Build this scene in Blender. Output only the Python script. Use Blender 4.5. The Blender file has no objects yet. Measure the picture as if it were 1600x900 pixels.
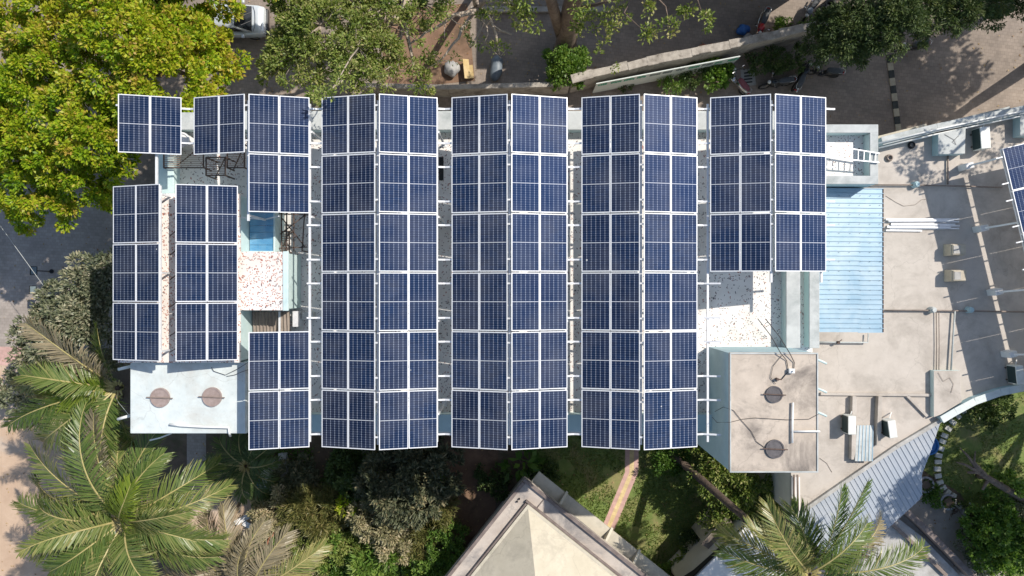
import bpy, math, random
import numpy as np
from mathutils import Vector, Matrix, Euler

random.seed(7)
RNG = np.random.default_rng(11)
SC = bpy.context.scene
COL = SC.collection
CAMZ = 38.0
FPX = 1101.0          # focal length in pixels of the 1600 px wide photograph


def P(px, py, z=0.0):
    """a point of the photograph carried down to its real height z"""
    d = (CAMZ - z) / FPX
    return Vector(((px - 800) * d, (450 - py) * d, z))


def PX(px, z): return (px - 800) * (CAMZ - z) / FPX
def PY(py, z): return (450 - py) * (CAMZ - z) / FPX


ORI = {}


# ------------------------------------------------------------------ mesh builder
class MB:
    def __init__(s):
        s.v = []; s.f = []; s.m = []; s.uv = {}

    def add(s, vs, fs, m=0):
        n = len(s.v)
        s.v += [tuple(v) for v in vs]
        for f in fs:
            s.f.append(tuple(i + n for i in f)); s.m.append(m)
        return s

    def box(s, c, d, rz=0.0, m=0, taper=1.0, ry=0.0):
        hx, hy, hz = d[0] / 2, d[1] / 2, d[2] / 2
        R = Matrix.Rotation(rz, 3, 'Z') @ Matrix.Rotation(ry, 3, 'Y')
        vs = []
        for z in (-1, 1):
            k = taper if z > 0 else 1
            for x, y in ((-1, -1), (1, -1), (1, 1), (-1, 1)):
                vs.append(Vector(c) + R @ Vector((x * hx * k, y * hy * k, z * hz)))
        return s.add(vs, [(3, 2, 1, 0), (4, 5, 6, 7), (0, 1, 5, 4), (1, 2, 6, 5), (2, 3, 7, 6), (3, 0, 4, 7)], m)

    def bounds(s, x0, x1, y0, y1, z0, z1, m=0):
        return s.box(((x0 + x1) / 2, (y0 + y1) / 2, (z0 + z1) / 2), (abs(x1 - x0), abs(y1 - y0), abs(z1 - z0)), 0, m)

    def bar(s, a, b, w, h, m=0):
        a, b = Vector(a), Vector(b)
        t = (b - a).normalized()
        up = Vector((0, 0, 1)) if abs(t.z) < 0.95 else Vector((0, 1, 0))
        sd = t.cross(up).normalized() * w / 2
        u = sd.cross(t).normalized() * h / 2
        vs = [a - sd - u, a + sd - u, a + sd + u, a - sd + u, b - sd - u, b + sd - u, b + sd + u, b - sd + u]
        return s.add(vs, [(0, 1, 2, 3), (7, 6, 5, 4), (1, 0, 4, 5), (2, 1, 5, 6), (3, 2, 6, 7), (0, 3, 7, 4)], m)

    def tube(s, pts, r, n=6, m=0):
        pts = [Vector(p) for p in pts]
        k = len(pts)
        rs = r if isinstance(r, (list, tuple)) else [r] * k
        vs = []; fs = []
        for i, p in enumerate(pts):
            t = (pts[min(i + 1, k - 1)] - pts[max(i - 1, 0)])
            t = t.normalized() if t.length > 1e-9 else Vector((0, 0, 1))
            ref = Vector((0, 0, 1)) if abs(t.z) < 0.9 else Vector((1, 0, 0))
            a = t.cross(ref).normalized(); b = t.cross(a)
            for j in range(n):
                q = 2 * math.pi * j / n
                vs.append(p + (a * math.cos(q) + b * math.sin(q)) * rs[i])
        for i in range(k - 1):
            for j in range(n):
                fs.append((i * n + j, i * n + (j + 1) % n, (i + 1) * n + (j + 1) % n, (i + 1) * n + j))
        fs.append(tuple(range(n))[::-1]); fs.append(tuple(range((k - 1) * n, k * n)))
        return s.add(vs, fs, m)

    def prism(s, poly, z0, z1, m=0, mtop=None):
        n = len(poly)
        ar = sum(poly[i][0] * poly[(i + 1) % n][1] - poly[(i + 1) % n][0] * poly[i][1] for i in range(n))
        if ar < 0: poly = poly[::-1]
        zt = z1 if isinstance(z1, (list, tuple)) else [z1] * n
        if ar < 0 and isinstance(z1, (list, tuple)): zt = zt[::-1]
        vs = [(p[0], p[1], z0) for p in poly] + [(p[0], p[1], zt[i]) for i, p in enumerate(poly)]
        s.add(vs, [tuple(range(n))[::-1]] + [(i, (i + 1) % n, n + (i + 1) % n, n + i) for i in range(n)], m)
        b = len(s.v) - n
        s.f.append(tuple(range(b, b + n))); s.m.append(m if mtop is None else mtop)
        return s

    def cyl(s, c, r, z0, z1, n=24, m=0, r2=None):
        r2 = r if r2 is None else r2
        vs = []
        for z, q in ((z0, r), (z1, r2)):
            for j in range(n):
                a = 2 * math.pi * j / n
                vs.append((c[0] + q * math.cos(a), c[1] + q * math.sin(a), z))
        return s.add(vs, [tuple(range(n))[::-1], tuple(range(n, 2 * n))] + [(j, (j + 1) % n, n + (j + 1) % n, n + j) for j in range(n)], m)

    def ring(s, c, r0, r1, z0, z1, n=24, m=0):
        vs = []
        for r, z in ((r0, z0), (r1, z0), (r1, z1), (r0, z1)):
            for j in range(n):
                a = 2 * math.pi * j / n
                vs.append((c[0] + r * math.cos(a), c[1] + r * math.sin(a), z))
        fs = []
        for k in range(4):
            for j in range(n):
                fs.append((k * n + j, k * n + (j + 1) % n, ((k + 1) % 4) * n + (j + 1) % n, ((k + 1) % 4) * n + j))
        return s.add(vs, fs, m)

    def torus(s, c, R, r, axis='Y', n=20, k=8, m=0):
        vs = []; fs = []
        for i in range(n):
            a = 2 * math.pi * i / n
            for j in range(k):
                b = 2 * math.pi * j / k
                q = R + r * math.cos(b)
                p = (q * math.cos(a), r * math.sin(b), q * math.sin(a)) if axis == 'Y' else (q * math.cos(a), q * math.sin(a), r * math.sin(b))
                vs.append((c[0] + p[0], c[1] + p[1], c[2] + p[2]))
        for i in range(n):
            for j in range(k):
                fs.append((i * k + j, ((i + 1) % n) * k + j, ((i + 1) % n) * k + (j + 1) % k, i * k + (j + 1) % k))
        return s.add(vs, fs, m)

    def loft(s, secs, n=14, m=0, p=2.6):
        """sections (x, y, z, half width, half height) along x with superellipse outline"""
        vs = []; fs = []
        for (x, y, z, w, h) in secs:
            for j in range(n):
                a = 2 * math.pi * j / n
                ca, sa = math.cos(a), math.sin(a)
                vs.append((x, y + w * math.copysign(abs(ca) ** (2 / p), ca), z + h * math.copysign(abs(sa) ** (2 / p), sa)))
        k = len(secs)
        for i in range(k - 1):
            for j in range(n):
                fs.append((i * n + j, (i + 1) * n + j, (i + 1) * n + (j + 1) % n, i * n + (j + 1) % n))
        fs.append(tuple(range(n))); fs.append(tuple(range((k - 1) * n, k * n))[::-1])
        return s.add(vs, fs, m)

    def build(s, name, mats, parent=None, smooth=False, bevel=0.0, origin=None):
        me = bpy.data.meshes.new(name)
        po = ORI.get(parent.name, Vector((0, 0, 0))) if parent is not None else (Vector(origin) if origin is not None else Vector((0, 0, 0)))
        me.from_pydata([(v[0] - po.x, v[1] - po.y, v[2] - po.z) for v in s.v], [], s.f)
        if not isinstance(mats, (list, tuple)): mats = [mats]
        for m in mats: me.materials.append(m)
        me.polygons.foreach_set('material_index', s.m)
        if smooth: me.polygons.foreach_set('use_smooth', [True] * len(s.f))
        me.update()
        o = bpy.data.objects.new(name, me)
        COL.objects.link(o)
        if parent is not None: o.parent = parent
        else: o.location = po
        ORI[o.name] = po
        if bevel:
            b = o.modifiers.new('edge', 'BEVEL'); b.width = bevel; b.segments = 2; b.limit_method = 'ANGLE'
        return o


def tag(o, label=None, cat=None, group=None, kind=None):
    if label: o['label'] = label
    if cat: o['category'] = cat
    if group: o['group'] = group
    if kind: o['kind'] = kind
    return o


def thing(name, label, cat, loc=(0, 0, 0), group=None):
    o = bpy.data.objects.new(name, None)
    o.empty_display_size = 0.2
    COL.objects.link(o); o.location = loc
    ORI[o.name] = Vector(loc)
    return tag(o, label, cat, group)


def one(mb, name, mats, label, cat, group=None, smooth=False, bevel=0.0, origin=None):
    return tag(mb.build(name, mats, None, smooth, bevel, origin), label, cat, group)


def struct(mb, name, mats, smooth=False):
    return tag(mb.build(name, mats, None, smooth), kind='structure')


def copy_tree(o, parent=None):
    c = o.copy(); COL.objects.link(c)
    if parent is not None: c.parent = parent
    for ch in list(o.children): copy_tree(ch, c)
    return c


# ------------------------------------------------------------------ materials
def lin(r, g, b): return (r, g, b, 1.0)


CRACKED = ('terrace_concrete', 'tank_concrete', 'white_water_paint', 'beige_roof', 'weathered_slab')


def mat(name, c1, c2=None, scale=1.0, rough=0.7, metal=0.0, detail=6.0, bump=0.0, bscale=40.0, c3=None, scale3=0.3, f3=(0.5, 0.7), spec=0.4, coat=0.0, contrast=(0.35, 0.65), stretch=None, alpha=None):
    m = bpy.data.materials.new(name); m.use_nodes = True
    nt = m.node_tree; N = nt.nodes; L = nt.links
    b = N['Principled BSDF']
    b.inputs['Roughness'].default_value = rough; b.inputs['Metallic'].default_value = metal
    b.inputs['Specular IOR Level'].default_value = spec; b.inputs['Coat Weight'].default_value = coat
    b.inputs['Base Color'].default_value = lin(*c1)
    geo = N.new('ShaderNodeNewGeometry'); vec = geo.outputs['Position']
    if stretch:
        mp = N.new('ShaderNodeMapping'); mp.inputs['Scale'].default_value = stretch
        L.new(vec, mp.inputs['Vector']); vec = mp.outputs[0]
    if c2:
        t = N.new('ShaderNodeTexNoise'); t.inputs['Scale'].default_value = scale; t.inputs['Detail'].default_value = detail; t.inputs['Roughness'].default_value = 0.65
        L.new(vec, t.inputs['Vector'])
        r = N.new('ShaderNodeValToRGB')
        r.color_ramp.elements[0].position = contrast[0]; r.color_ramp.elements[1].position = contrast[1]
        r.color_ramp.elements[0].color = lin(*c1); r.color_ramp.elements[1].color = lin(*c2)
        L.new(t.outputs[0], r.inputs[0]); out = r.outputs[0]
        if c3:
            t3 = N.new('ShaderNodeTexNoise'); t3.inputs['Scale'].default_value = scale3; t3.inputs['Detail'].default_value = 8; t3.inputs['Roughness'].default_value = 0.7
            t3.inputs['Distortion'].default_value = 0.4
            L.new(vec, t3.inputs['Vector'])
            r3 = N.new('ShaderNodeMapRange'); r3.inputs[1].default_value = f3[0]; r3.inputs[2].default_value = f3[1]
            L.new(t3.outputs[0], r3.inputs[0])
            mx = N.new('ShaderNodeMix'); mx.data_type = 'RGBA'
            L.new(r3.outputs[0], mx.inputs[0]); L.new(out, mx.inputs[6]); mx.inputs[7].default_value = lin(*c3); out = mx.outputs[2]
        if name in CRACKED:
            vc = N.new('ShaderNodeTexVoronoi'); vc.feature = 'DISTANCE_TO_EDGE'; vc.inputs['Scale'].default_value = 0.27
            wn = N.new('ShaderNodeTexNoise'); wn.inputs['Scale'].default_value = 1.4; wn.inputs['Detail'].default_value = 5; L.new(vec, wn.inputs['Vector'])
            wa = N.new('ShaderNodeVectorMath'); wa.operation = 'MULTIPLY_ADD'; wa.inputs[1].default_value = (0.9, 0.9, 0.9)
            L.new(wn.outputs['Color'], wa.inputs[0]); L.new(vec, wa.inputs[2]); L.new(wa.outputs[0], vc.inputs['Vector'])
            ck = N.new('ShaderNodeMapRange'); ck.inputs[1].default_value = 0.0; ck.inputs[2].default_value = 0.005; ck.inputs[3].default_value = 0.3; ck.inputs[4].default_value = 0.0
            L.new(vc.outputs['Distance'], ck.inputs[0])
            t4 = N.new('ShaderNodeTexNoise'); t4.inputs['Scale'].default_value = 6.0; t4.inputs['Detail'].default_value = 9; t4.inputs['Roughness'].default_value = 0.8; L.new(vec, t4.inputs['Vector'])
            r4 = N.new('ShaderNodeMapRange'); r4.inputs[1].default_value = 0.56; r4.inputs[2].default_value = 0.72; r4.inputs[3].default_value = 0; r4.inputs[4].default_value = 0.38
            L.new(t4.outputs[0], r4.inputs[0])
            mxm = N.new('ShaderNodeMath'); mxm.operation = 'MAXIMUM'; L.new(ck.outputs[0], mxm.inputs[0]); L.new(r4.outputs[0], mxm.inputs[1])
            mx4 = N.new('ShaderNodeMix'); mx4.data_type = 'RGBA'; L.new(mxm.outputs[0], mx4.inputs[0]); L.new(out, mx4.inputs[6]); mx4.inputs[7].default_value = lin(*[q * .55 for q in (c3 or c1)]); out = mx4.outputs[2]
        L.new(out, b.inputs['Base Color'])
    if bump:
        tb = N.new('ShaderNodeTexNoise'); tb.inputs['Scale'].default_value = bscale; tb.inputs['Detail'].default_value = 4
        L.new(vec, tb.inputs['Vector'])
        bp = N.new('ShaderNodeBump'); bp.inputs['Strength'].default_value = bump; bp.inputs['Distance'].default_value = 0.02
        L.new(tb.outputs[0], bp.inputs['Height']); L.new(bp.outputs[0], b.inputs['Normal'])
    return m


def mat_pavers(name, a, b_, mortar, scale=5.0, rot=0.0, c3=None):
    m = mat(name, a, b_, 0.6, rough=0.85)
    nt = m.node_tree; N = nt.nodes; L = nt.links; b = N['Principled BSDF']
    src = b.inputs['Base Color'].links[0].from_socket
    geo = N.new('ShaderNodeNewGeometry'); mp = N.new('ShaderNodeMapping'); mp.inputs['Rotation'].default_value = (0, 0, rot)
    L.new(geo.outputs['Position'], mp.inputs[0])
    br = N.new('ShaderNodeTexBrick'); br.inputs['Scale'].default_value = scale; br.inputs['Mortar Size'].default_value = 0.035
    br.inputs['Brick Width'].default_value = 1.1; br.inputs['Row Height'].default_value = 0.9
    br.inputs['Color1'].default_value = (1, 1, 1, 1); br.inputs['Color2'].default_value = (0.72, 0.72, 0.72, 1)
    br.inputs['Mortar'].default_value = lin(*mortar)
    L.new(mp.outputs[0], br.inputs['Vector'])
    mx = N.new('ShaderNodeMix'); mx.data_type = 'RGBA'; mx.blend_type = 'MULTIPLY'; mx.inputs[0].default_value = 0.65
    L.new(src, mx.inputs[6]); L.new(br.outputs[0], mx.inputs[7])
    out = mx.outputs[2]
    t = N.new('ShaderNodeTexNoise'); t.inputs['Scale'].default_value = 0.35; t.inputs['Detail'].default_value = 9; t.inputs['Roughness'].default_value = 0.75
    L.new(geo.outputs['Position'], t.inputs['Vector'])
    r = N.new('ShaderNodeMapRange'); r.inputs[1].default_value = 0.3; r.inputs[2].default_value = 0.75; r.inputs[3].default_value = 0.72; r.inputs[4].default_value = 1.2
    L.new(t.outputs[0], r.inputs[0])
    m2 = N.new('ShaderNodeVectorMath'); m2.operation = 'SCALE'
    L.new(out, m2.inputs[0]); L.new(r.outputs[0], m2.inputs['Scale'])
    L.new(m2.outputs[0], b.inputs['Base Color'])
    return m


def mat_speckle(name, base, chips, scale=9.0, thr=0.26):
    """broken china mosaic: pale chips with scattered red and dark ones"""
    m = bpy.data.materials.new(name); m.use_nodes = True
    nt = m.node_tree; N = nt.nodes; L = nt.links; b = N['Principled BSDF']; b.inputs['Roughness'].default_value = 0.45
    geo = N.new('ShaderNodeNewGeometry')
    nz = N.new('ShaderNodeTexNoise'); nz.inputs['Scale'].default_value = 3.0
    L.new(geo.outputs['Position'], nz.inputs['Vector'])
    ad = N.new('ShaderNodeVectorMath'); ad.operation = 'MULTIPLY_ADD'; ad.inputs[1].default_value = (0.35, 0.35, 0.0)
    L.new(nz.outputs['Color'], ad.inputs[0]); L.new(geo.outputs['Position'], ad.inputs[2])
    vo = N.new('ShaderNodeTexVoronoi'); vo.inputs['Scale'].default_value = scale; vo.voronoi_dimensions = '2D'
    L.new(ad.outputs[0], vo.inputs['Vector'])
    sp = N.new('ShaderNodeSeparateColor'); L.new(vo.outputs['Color'], sp.inputs[0])
    lt = N.new('ShaderNodeMath'); lt.operation = 'LESS_THAN'; lt.inputs[1].default_value = thr
    L.new(sp.outputs[0], lt.inputs[0])
    l2 = N.new('ShaderNodeMath'); l2.operation = 'LESS_THAN'; l2.inputs[1].default_value = 0.42
    L.new(vo.outputs['Distance'], l2.inputs[0])
    mu = N.new('ShaderNodeMath'); mu.operation = 'MULTIPLY'; L.new(lt.outputs[0], mu.inputs[0]); L.new(l2.outputs[0], mu.inputs[1])
    rp = N.new('ShaderNodeValToRGB'); rp.color_ramp.interpolation = 'CONSTANT'
    e = rp.color_ramp.elements
    e[0].position = 0; e[0].color = lin(*chips[0]); e[1].position = 0.4; e[1].color = lin(*chips[1])
    q = e.new(0.75); q.color = lin(*chips[2])
    L.new(sp.outputs[1], rp.inputs[0])
    n2 = N.new('ShaderNodeTexNoise'); n2.inputs['Scale'].default_value = 0.7; n2.inputs['Detail'].default_value = 8
    L.new(geo.outputs['Position'], n2.inputs['Vector'])
    r2 = N.new('ShaderNodeValToRGB'); r2.color_ramp.elements[0].position = 0.3; r2.color_ramp.elements[1].position = 0.6
    r2.color_ramp.elements[0].color = lin(base[0] * 0.8, base[1] * 0.78, base[2] * 0.75); r2.color_ramp.elements[1].color = lin(*base)
    L.new(n2.outputs[0], r2.inputs[0])
    mx = N.new('ShaderNodeMix'); mx.data_type = 'RGBA'
    L.new(mu.outputs[0], mx.inputs[0]); L.new(r2.outputs[0], mx.inputs[6]); L.new(rp.outputs[0], mx.inputs[7])
    L.new(mx.outputs[2], b.inputs['Base Color'])
    return m


def mat_leaf(name, cols, transl=0.35, rough=0.45):
    m = bpy.data.materials.new(name); m.use_nodes = True
    nt = m.node_tree; N = nt.nodes; L = nt.links
    b = N['Principled BSDF']; b.inputs['Roughness'].default_value = rough; b.inputs['Specular IOR Level'].default_value = 0.35
    at = N.new('ShaderNodeAttribute'); at.attribute_name = 'tint'
    r = N.new('ShaderNodeValToRGB'); e = r.color_ramp.elements
    k = len(cols)
    e[0].position = 0; e[0].color = lin(*cols[0]); e[1].position = 1; e[1].color = lin(*cols[-1])
    for i in range(1, k - 1):
        q = e.new(i / (k - 1)); q.color = lin(*cols[i])
    L.new(at.outputs['Fac'], r.inputs[0]); L.new(r.outputs[0], b.inputs['Base Color'])
    tr = N.new('ShaderNodeBsdfTranslucent')
    g = N.new('ShaderNodeMix'); g.data_type = 'RGBA'; g.blend_type = 'MULTIPLY'; g.inputs[0].default_value = 1; g.inputs[7].default_value = (1.2, 1.3, 0.5, 1)
    L.new(r.outputs[0], g.inputs[6]); L.new(g.outputs[2], tr.inputs['Color'])
    ms = N.new('ShaderNodeMixShader'); ms.inputs[0].default_value = transl
    L.new(b.outputs[0], ms.inputs[1]); L.new(tr.outputs[0], ms.inputs[2]); L.new(ms.outputs[0], N['Material Output'].inputs['Surface'])
    return m


def mat_cells():
    m = bpy.data.materials.new('silicon_cells'); m.use_nodes = True
    nt = m.node_tree; N = nt.nodes; L = nt.links; b = N['Principled BSDF']
    uv = N.new('ShaderNodeUVMap'); uv.uv_map = 'UVMap'
    sx = N.new('ShaderNodeSeparateXYZ'); L.new(uv.outputs[0], sx.inputs[0])

    def M(op, a, b_=None, c=None):
        n = N.new('ShaderNodeMath'); n.operation = op
        for i, q in enumerate((a, b_, c)):
            if q is None: continue
            if isinstance(q, (int, float)): n.inputs[i].default_value = q
            else: L.new(q, n.inputs[i])
        return n.outputs[0]

    def edge(coord, mult, w):          # 1 close to a cell border
        fr = M('FRACT', M('MULTIPLY', coord, mult))
        d = M('MINIMUM', fr, M('SUBTRACT', 1.0, fr))
        return M('LESS_THAN', d, w), d, fr
    ex, dx, fx = edge(sx.outputs[0], 6, 0.036)
    ey, dy, fy = edge(sx.outputs[1], 24, 0.034)
    mid = M('LESS_THAN', M('ABSOLUTE', M('SUBTRACT', sx.outputs[1], 0.5)), 0.0052)
    # clipped corners of the wafers show as pale dots along the vertical seams
    cor = M('LESS_THAN', M('ADD', M('MULTIPLY', dx, 1.0), M('MULTIPLY', dy, 0.5)), 0.10)
    rim = M('LESS_THAN', M('MINIMUM', M('MINIMUM', sx.outputs[0], M('SUBTRACT', 1.0, sx.outputs[0])), M('MULTIPLY', M('MINIMUM', sx.outputs[1], M('SUBTRACT', 1.0, sx.outputs[1])), 2.0)), 0.01)
    oi = N.new('ShaderNodeObjectInfo')
    bl = N.new('ShaderNodeValToRGB'); e = bl.color_ramp.elements
    e[0].color = lin(0.0050, 0.0090, 0.018); e[1].color = lin(0.0055, 0.018, 0.052)
    q = e.new(0.5); q.color = lin(0.0055, 0.0125, 0.032)
    L.new(oi.outputs['Random'], bl.inputs[0])
    # every wafer a slightly different blue
    wn = N.new('ShaderNodeTexWhiteNoise'); wn.noise_dimensions = '3D'
    cx = N.new('ShaderNodeCombineXYZ')
    L.new(M('FLOOR', M('MULTIPLY', sx.outputs[0], 6)), cx.inputs[0]); L.new(M('FLOOR', M('MULTIPLY', sx.outputs[1], 24)), cx.inputs[1]); L.new(M('MULTIPLY', oi.outputs['Random'], 91.7), cx.inputs[2])
    L.new(cx.outputs[0], wn.inputs[0])
    hs = N.new('ShaderNodeHueSaturation')
    L.new(M('MULTIPLY_ADD', wn.outputs[0], 0.45, 0.78), hs.inputs['Value']); L.new(bl.outputs[0], hs.inputs['Color'])
    line = lin(0.33, 0.37, 0.44)

    def over(fac, a, col):
        n = N.new('ShaderNodeMix'); n.data_type = 'RGBA'; L.new(fac, n.inputs[0]); L.new(a, n.inputs[6]); n.inputs[7].default_value = col
        return n.outputs[2]
    c = over(M('MULTIPLY', ey, 0.55), hs.outputs[0], lin(0.22, 0.26, 0.38))
    c = over(M('MULTIPLY', ex, 0.64), c, line)
    c = over(M('MULTIPLY', cor, 0.65), c, lin(0.42, 0.46, 0.56))
    c = over(M('MAXIMUM', mid, rim), c, lin(0.60, 0.62, 0.66))
    # thin film of dust and a few droppings
    geo = N.new('ShaderNodeNewGeometry')
    ns = N.new('ShaderNodeTexNoise'); ns.inputs['Scale'].default_value = 0.9; ns.inputs['Detail'].default_value = 7; L.new(geo.outputs['Position'], ns.inputs['Vector'])
    mr = N.new('ShaderNodeMapRange'); mr.inputs[1].default_value = 0.4; mr.inputs[2].default_value = 0.75; mr.inputs[3].default_value = 0.0; mr.inputs[4].default_value = 0.10
    L.new(ns.outputs[0], mr.inputs[0]); c = over(mr.outputs[0], c, lin(0.42, 0.40, 0.38))
    vo = N.new('ShaderNodeTexVoronoi'); vo.inputs['Scale'].default_value = 1.9; sv = N.new('ShaderNodeSeparateColor'); L.new(vo.outputs['Color'], sv.inputs[0]); L.new(geo.outputs['Position'], vo.inputs['Vector'])
    c = over(M('LESS_THAN', vo.outputs['Distance'], M('MULTIPLY', M('LESS_THAN', sv.outputs[0], 0.14), M('MULTIPLY_ADD', sv.outputs[1], 0.05, 0.012))), c, lin(0.6, 0.6, 0.58))
    L.new(c, b.inputs['Base Color'])
    b.inputs['Roughness'].default_value = 0.06; b.inputs['Specular IOR Level'].default_value = 0.35
    gl = N.new('ShaderNodeBsdfGlossy'); gl.inputs['Roughness'].default_value = 0.55   # blue scatter of the wafers' coating
    hb = N.new('ShaderNodeMix'); hb.data_type = 'RGBA'; hb.inputs[6].default_value = lin(0.02, 0.09, 0.33); hb.inputs[7].default_value = lin(0.055, 0.085, 0.20); L.new(oi.outputs['Random'], hb.inputs[0])
    L.new(hb.outputs[2], gl.inputs['Color'])
    ms = N.new('ShaderNodeMixShader'); ms.inputs[0].default_value = 0.11
    L.new(b.outputs[0], ms.inputs[1]); L.new(gl.outputs[0], ms.inputs[2]); L.new(ms.outputs[0], N['Material Output'].inputs['Surface'])
    return m


M_ = {}
M_['frame'] = mat('anodised_frame', (0.82, 0.83, 0.84), rough=0.4, metal=0.15)
M_['cells'] = mat_cells()
M_['backsheet'] = mat('backsheet', (0.7, 0.7, 0.7))
M_['galv'] = mat('galvanised_white', (0.78, 0.79, 0.80), (0.66, 0.67, 0.69), 4, rough=0.4, metal=0.1)
M_['concrete'] = mat('terrace_concrete', (0.455, 0.41, 0.365), (0.56, 0.51, 0.46), 1.3, rough=0.9, bump=0.25, c3=(0.33, 0.295, 0.26), scale3=0.45, f3=(0.47, 0.7), contrast=(0.25, 0.75))
M_['tank_concrete'] = mat('tank_concrete', (0.42, 0.36, 0.30), (0.58, 0.50, 0.42), 1.6, rough=0.9, bump=0.3, c3=(0.19, 0.165, 0.145), scale3=0.5, f3=(0.46, 0.66), contrast=(0.25, 0.7))
M_['grey_concrete'] = mat('grey_concrete', (0.36, 0.35, 0.33), (0.50, 0.49, 0.47), 2.0, rough=0.9, bump=0.2, c3=(0.25, 0.24, 0.22), scale3=0.7)
M_['coping'] = mat('coping', (0.43, 0.45, 0.445), (0.54, 0.56, 0.55), 2.5, rough=0.85, c3=(0.30, 0.33, 0.325), scale3=0.9, f3=(0.48, 0.7))
M_['teal'] = mat('pale_teal_paint', (0.50, 0.64, 0.64), (0.60, 0.72, 0.71), 1.5, rough=0.7, c3=(0.40, 0.50, 0.50), scale3=0.8, f3=(0.55, 0.8))
M_['bluewall'] = mat('blue_grey_paint', (0.36, 0.50, 0.54), (0.42, 0.56, 0.60), 1.5, rough=0.75)
M_['whitepaint'] = mat('white_water_paint', (0.56, 0.62, 0.62), (0.66, 0.71, 0.70), 1.6, rough=0.6, c3=(0.46, 0.45, 0.41), scale3=0.7, f3=(0.5, 0.8))
M_['wall'] = mat('cream_wall', (0.62, 0.58, 0.50), (0.70, 0.66, 0.58), 1.0, rough=0.85)
M_['mosaic'] = mat_speckle('china_mosaic', (0.80, 0.78, 0.75), [(0.14, 0.10, 0.10), (0.36, 0.17, 0.14), (0.08, 0.08, 0.09)], 19.0, 0.15)
M_['mosaic_red'] = mat_speckle('china_mosaic_red', (0.84, 0.79, 0.75), [(0.38, 0.15, 0.11), (0.48, 0.25, 0.19), (0.14, 0.11, 0.12)], 17.0, 0.34)
M_['mosaic_grey'] = mat_speckle('china_mosaic_grey', (0.55, 0.55, 0.56), [(0.10, 0.07, 0.07), (0.34, 0.10, 0.08), (0.04, 0.04, 0.05)], 11.0, 0.24)
M_['steel_dark'] = mat('rusty_steel', (0.06, 0.045, 0.04), (0.14, 0.09, 0.07), 6, rough=0.7)
M_['black'] = mat('black_rubber', (0.012, 0.012, 0.014), (0.02, 0.02, 0.022), 8, rough=0.6)
M_['cable'] = mat('dark_cable', (0.05, 0.045, 0.045), rough=0.6)
M_['lid'] = mat('cast_iron_lid', (0.085, 0.08, 0.085), (0.13, 0.12, 0.125), 8, rough=0.7, bump=0.3, bscale=60)
M_['lidbrown'] = mat('dusty_lid', (0.28, 0.22, 0.20), (0.36, 0.29, 0.27), 8, rough=0.8, bump=0.3, bscale=60)
M_['pvc'] = mat('white_pvc', (0.78, 0.78, 0.76), rough=0.4)
M_['pipebrown'] = mat('old_pipe', (0.20, 0.155, 0.13), (0.27, 0.22, 0.19), 4, rough=0.6)
M_['acwhite'] = mat('ac_case', (0.72, 0.74, 0.72), (0.62, 0.63, 0.60), 4, rough=0.5)
M_['acdark'] = mat('ac_grille', (0.03, 0.05, 0.05), rough=0.5)
M_['ducttan'] = mat('cowl_concrete', (0.42, 0.37, 0.29), (0.52, 0.46, 0.37), 3, rough=0.9)
M_['skyblue'] = mat('blue_tin', (0.25, 0.385, 0.49), (0.32, 0.455, 0.555), 0.7, rough=0.45, metal=0.1, c3=(0.46, 0.55, 0.60), scale3=0.35, f3=(0.45, 0.75))
M_['skyblue2'] = mat('faded_blue_tin', (0.34, 0.385, 0.445), (0.43, 0.46, 0.50), 0.6, rough=0.45, metal=0.1, c3=(0.52, 0.53, 0.54), scale3=0.5, f3=(0.5, 0.75))
M_['paintedsky'] = mat('glass_painted_sky', (0.07, 0.24, 0.44), (0.20, 0.42, 0.58), 0.9, rough=0.12, spec=0.7, coat=0.5)  # skylight glass, its reflection of the blue sky put into the base colour
M_['asbestos'] = mat('brown_corrugated', (0.23, 0.19, 0.16), (0.32, 0.27, 0.23), 3, rough=0.9)
M_['bark'] = mat('bark', (0.13, 0.095, 0.075), (0.24, 0.18, 0.14), 5, rough=0.95, bump=0.8, bscale=18)
M_['barkpale'] = mat('pale_bark', (0.34, 0.28, 0.22), (0.45, 0.38, 0.31), 6, rough=0.9, bump=0.4)
M_['palmtrunk'] = mat('palm_trunk', (0.07, 0.05, 0.04), (0.15, 0.11, 0.085), 9, rough=0.95, bump=0.9, bscale=14, stretch=(1, 1, 1))
M_['soil'] = mat('soil', (0.17, 0.105, 0.07), (0.27, 0.17, 0.115), 0.9, rough=0.95, bump=0.5, bscale=12, c3=(0.10, 0.07, 0.045), scale3=0.6)
M_['darksoil'] = mat('garden_soil', (0.11, 0.08, 0.058), (0.19, 0.14, 0.10), 1.3, rough=0.95, bump=0.6, bscale=14, c3=(0.08, 0.085, 0.04), scale3=0.8)
M_['sand'] = mat('sandy_ground', (0.45, 0.32, 0.225), (0.54, 0.40, 0.29), 0.8, rough=0.95, bump=0.3, bscale=15, c3=(0.52, 0.46, 0.40), scale3=0.35, f3=(0.55, 0.75))
M_['paver'] = mat_pavers('paving_blocks', (0.27, 0.225, 0.19), (0.345, 0.285, 0.235), (0.5, 0.47, 0.45), 5.0, 0.12)
M_['paver_grey'] = mat_pavers('grey_paving', (0.36, 0.315, 0.28), (0.44, 0.385, 0.345), (0.55, 0.52, 0.5), 5.5, 0.06)
M_['pinkpaver'] = mat_pavers('pink_pavers', (0.60, 0.38, 0.335), (0.68, 0.45, 0.40), (0.7, 0.65, 0.62), 5.0, 0.3)
M_['yellowpaver'] = mat_pavers('yellow_pavers', (0.70, 0.54, 0.28), (0.78, 0.62, 0.34), (0.7, 0.65, 0.62), 5.0, 0.3)
M_['grass'] = mat('lawn', (0.115, 0.17, 0.042), (0.18, 0.235, 0.065), 2.5, rough=0.9, bump=0.9, bscale=30, c3=(0.33, 0.25, 0.13), scale3=0.6, f3=(0.48, 0.75))
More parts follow.
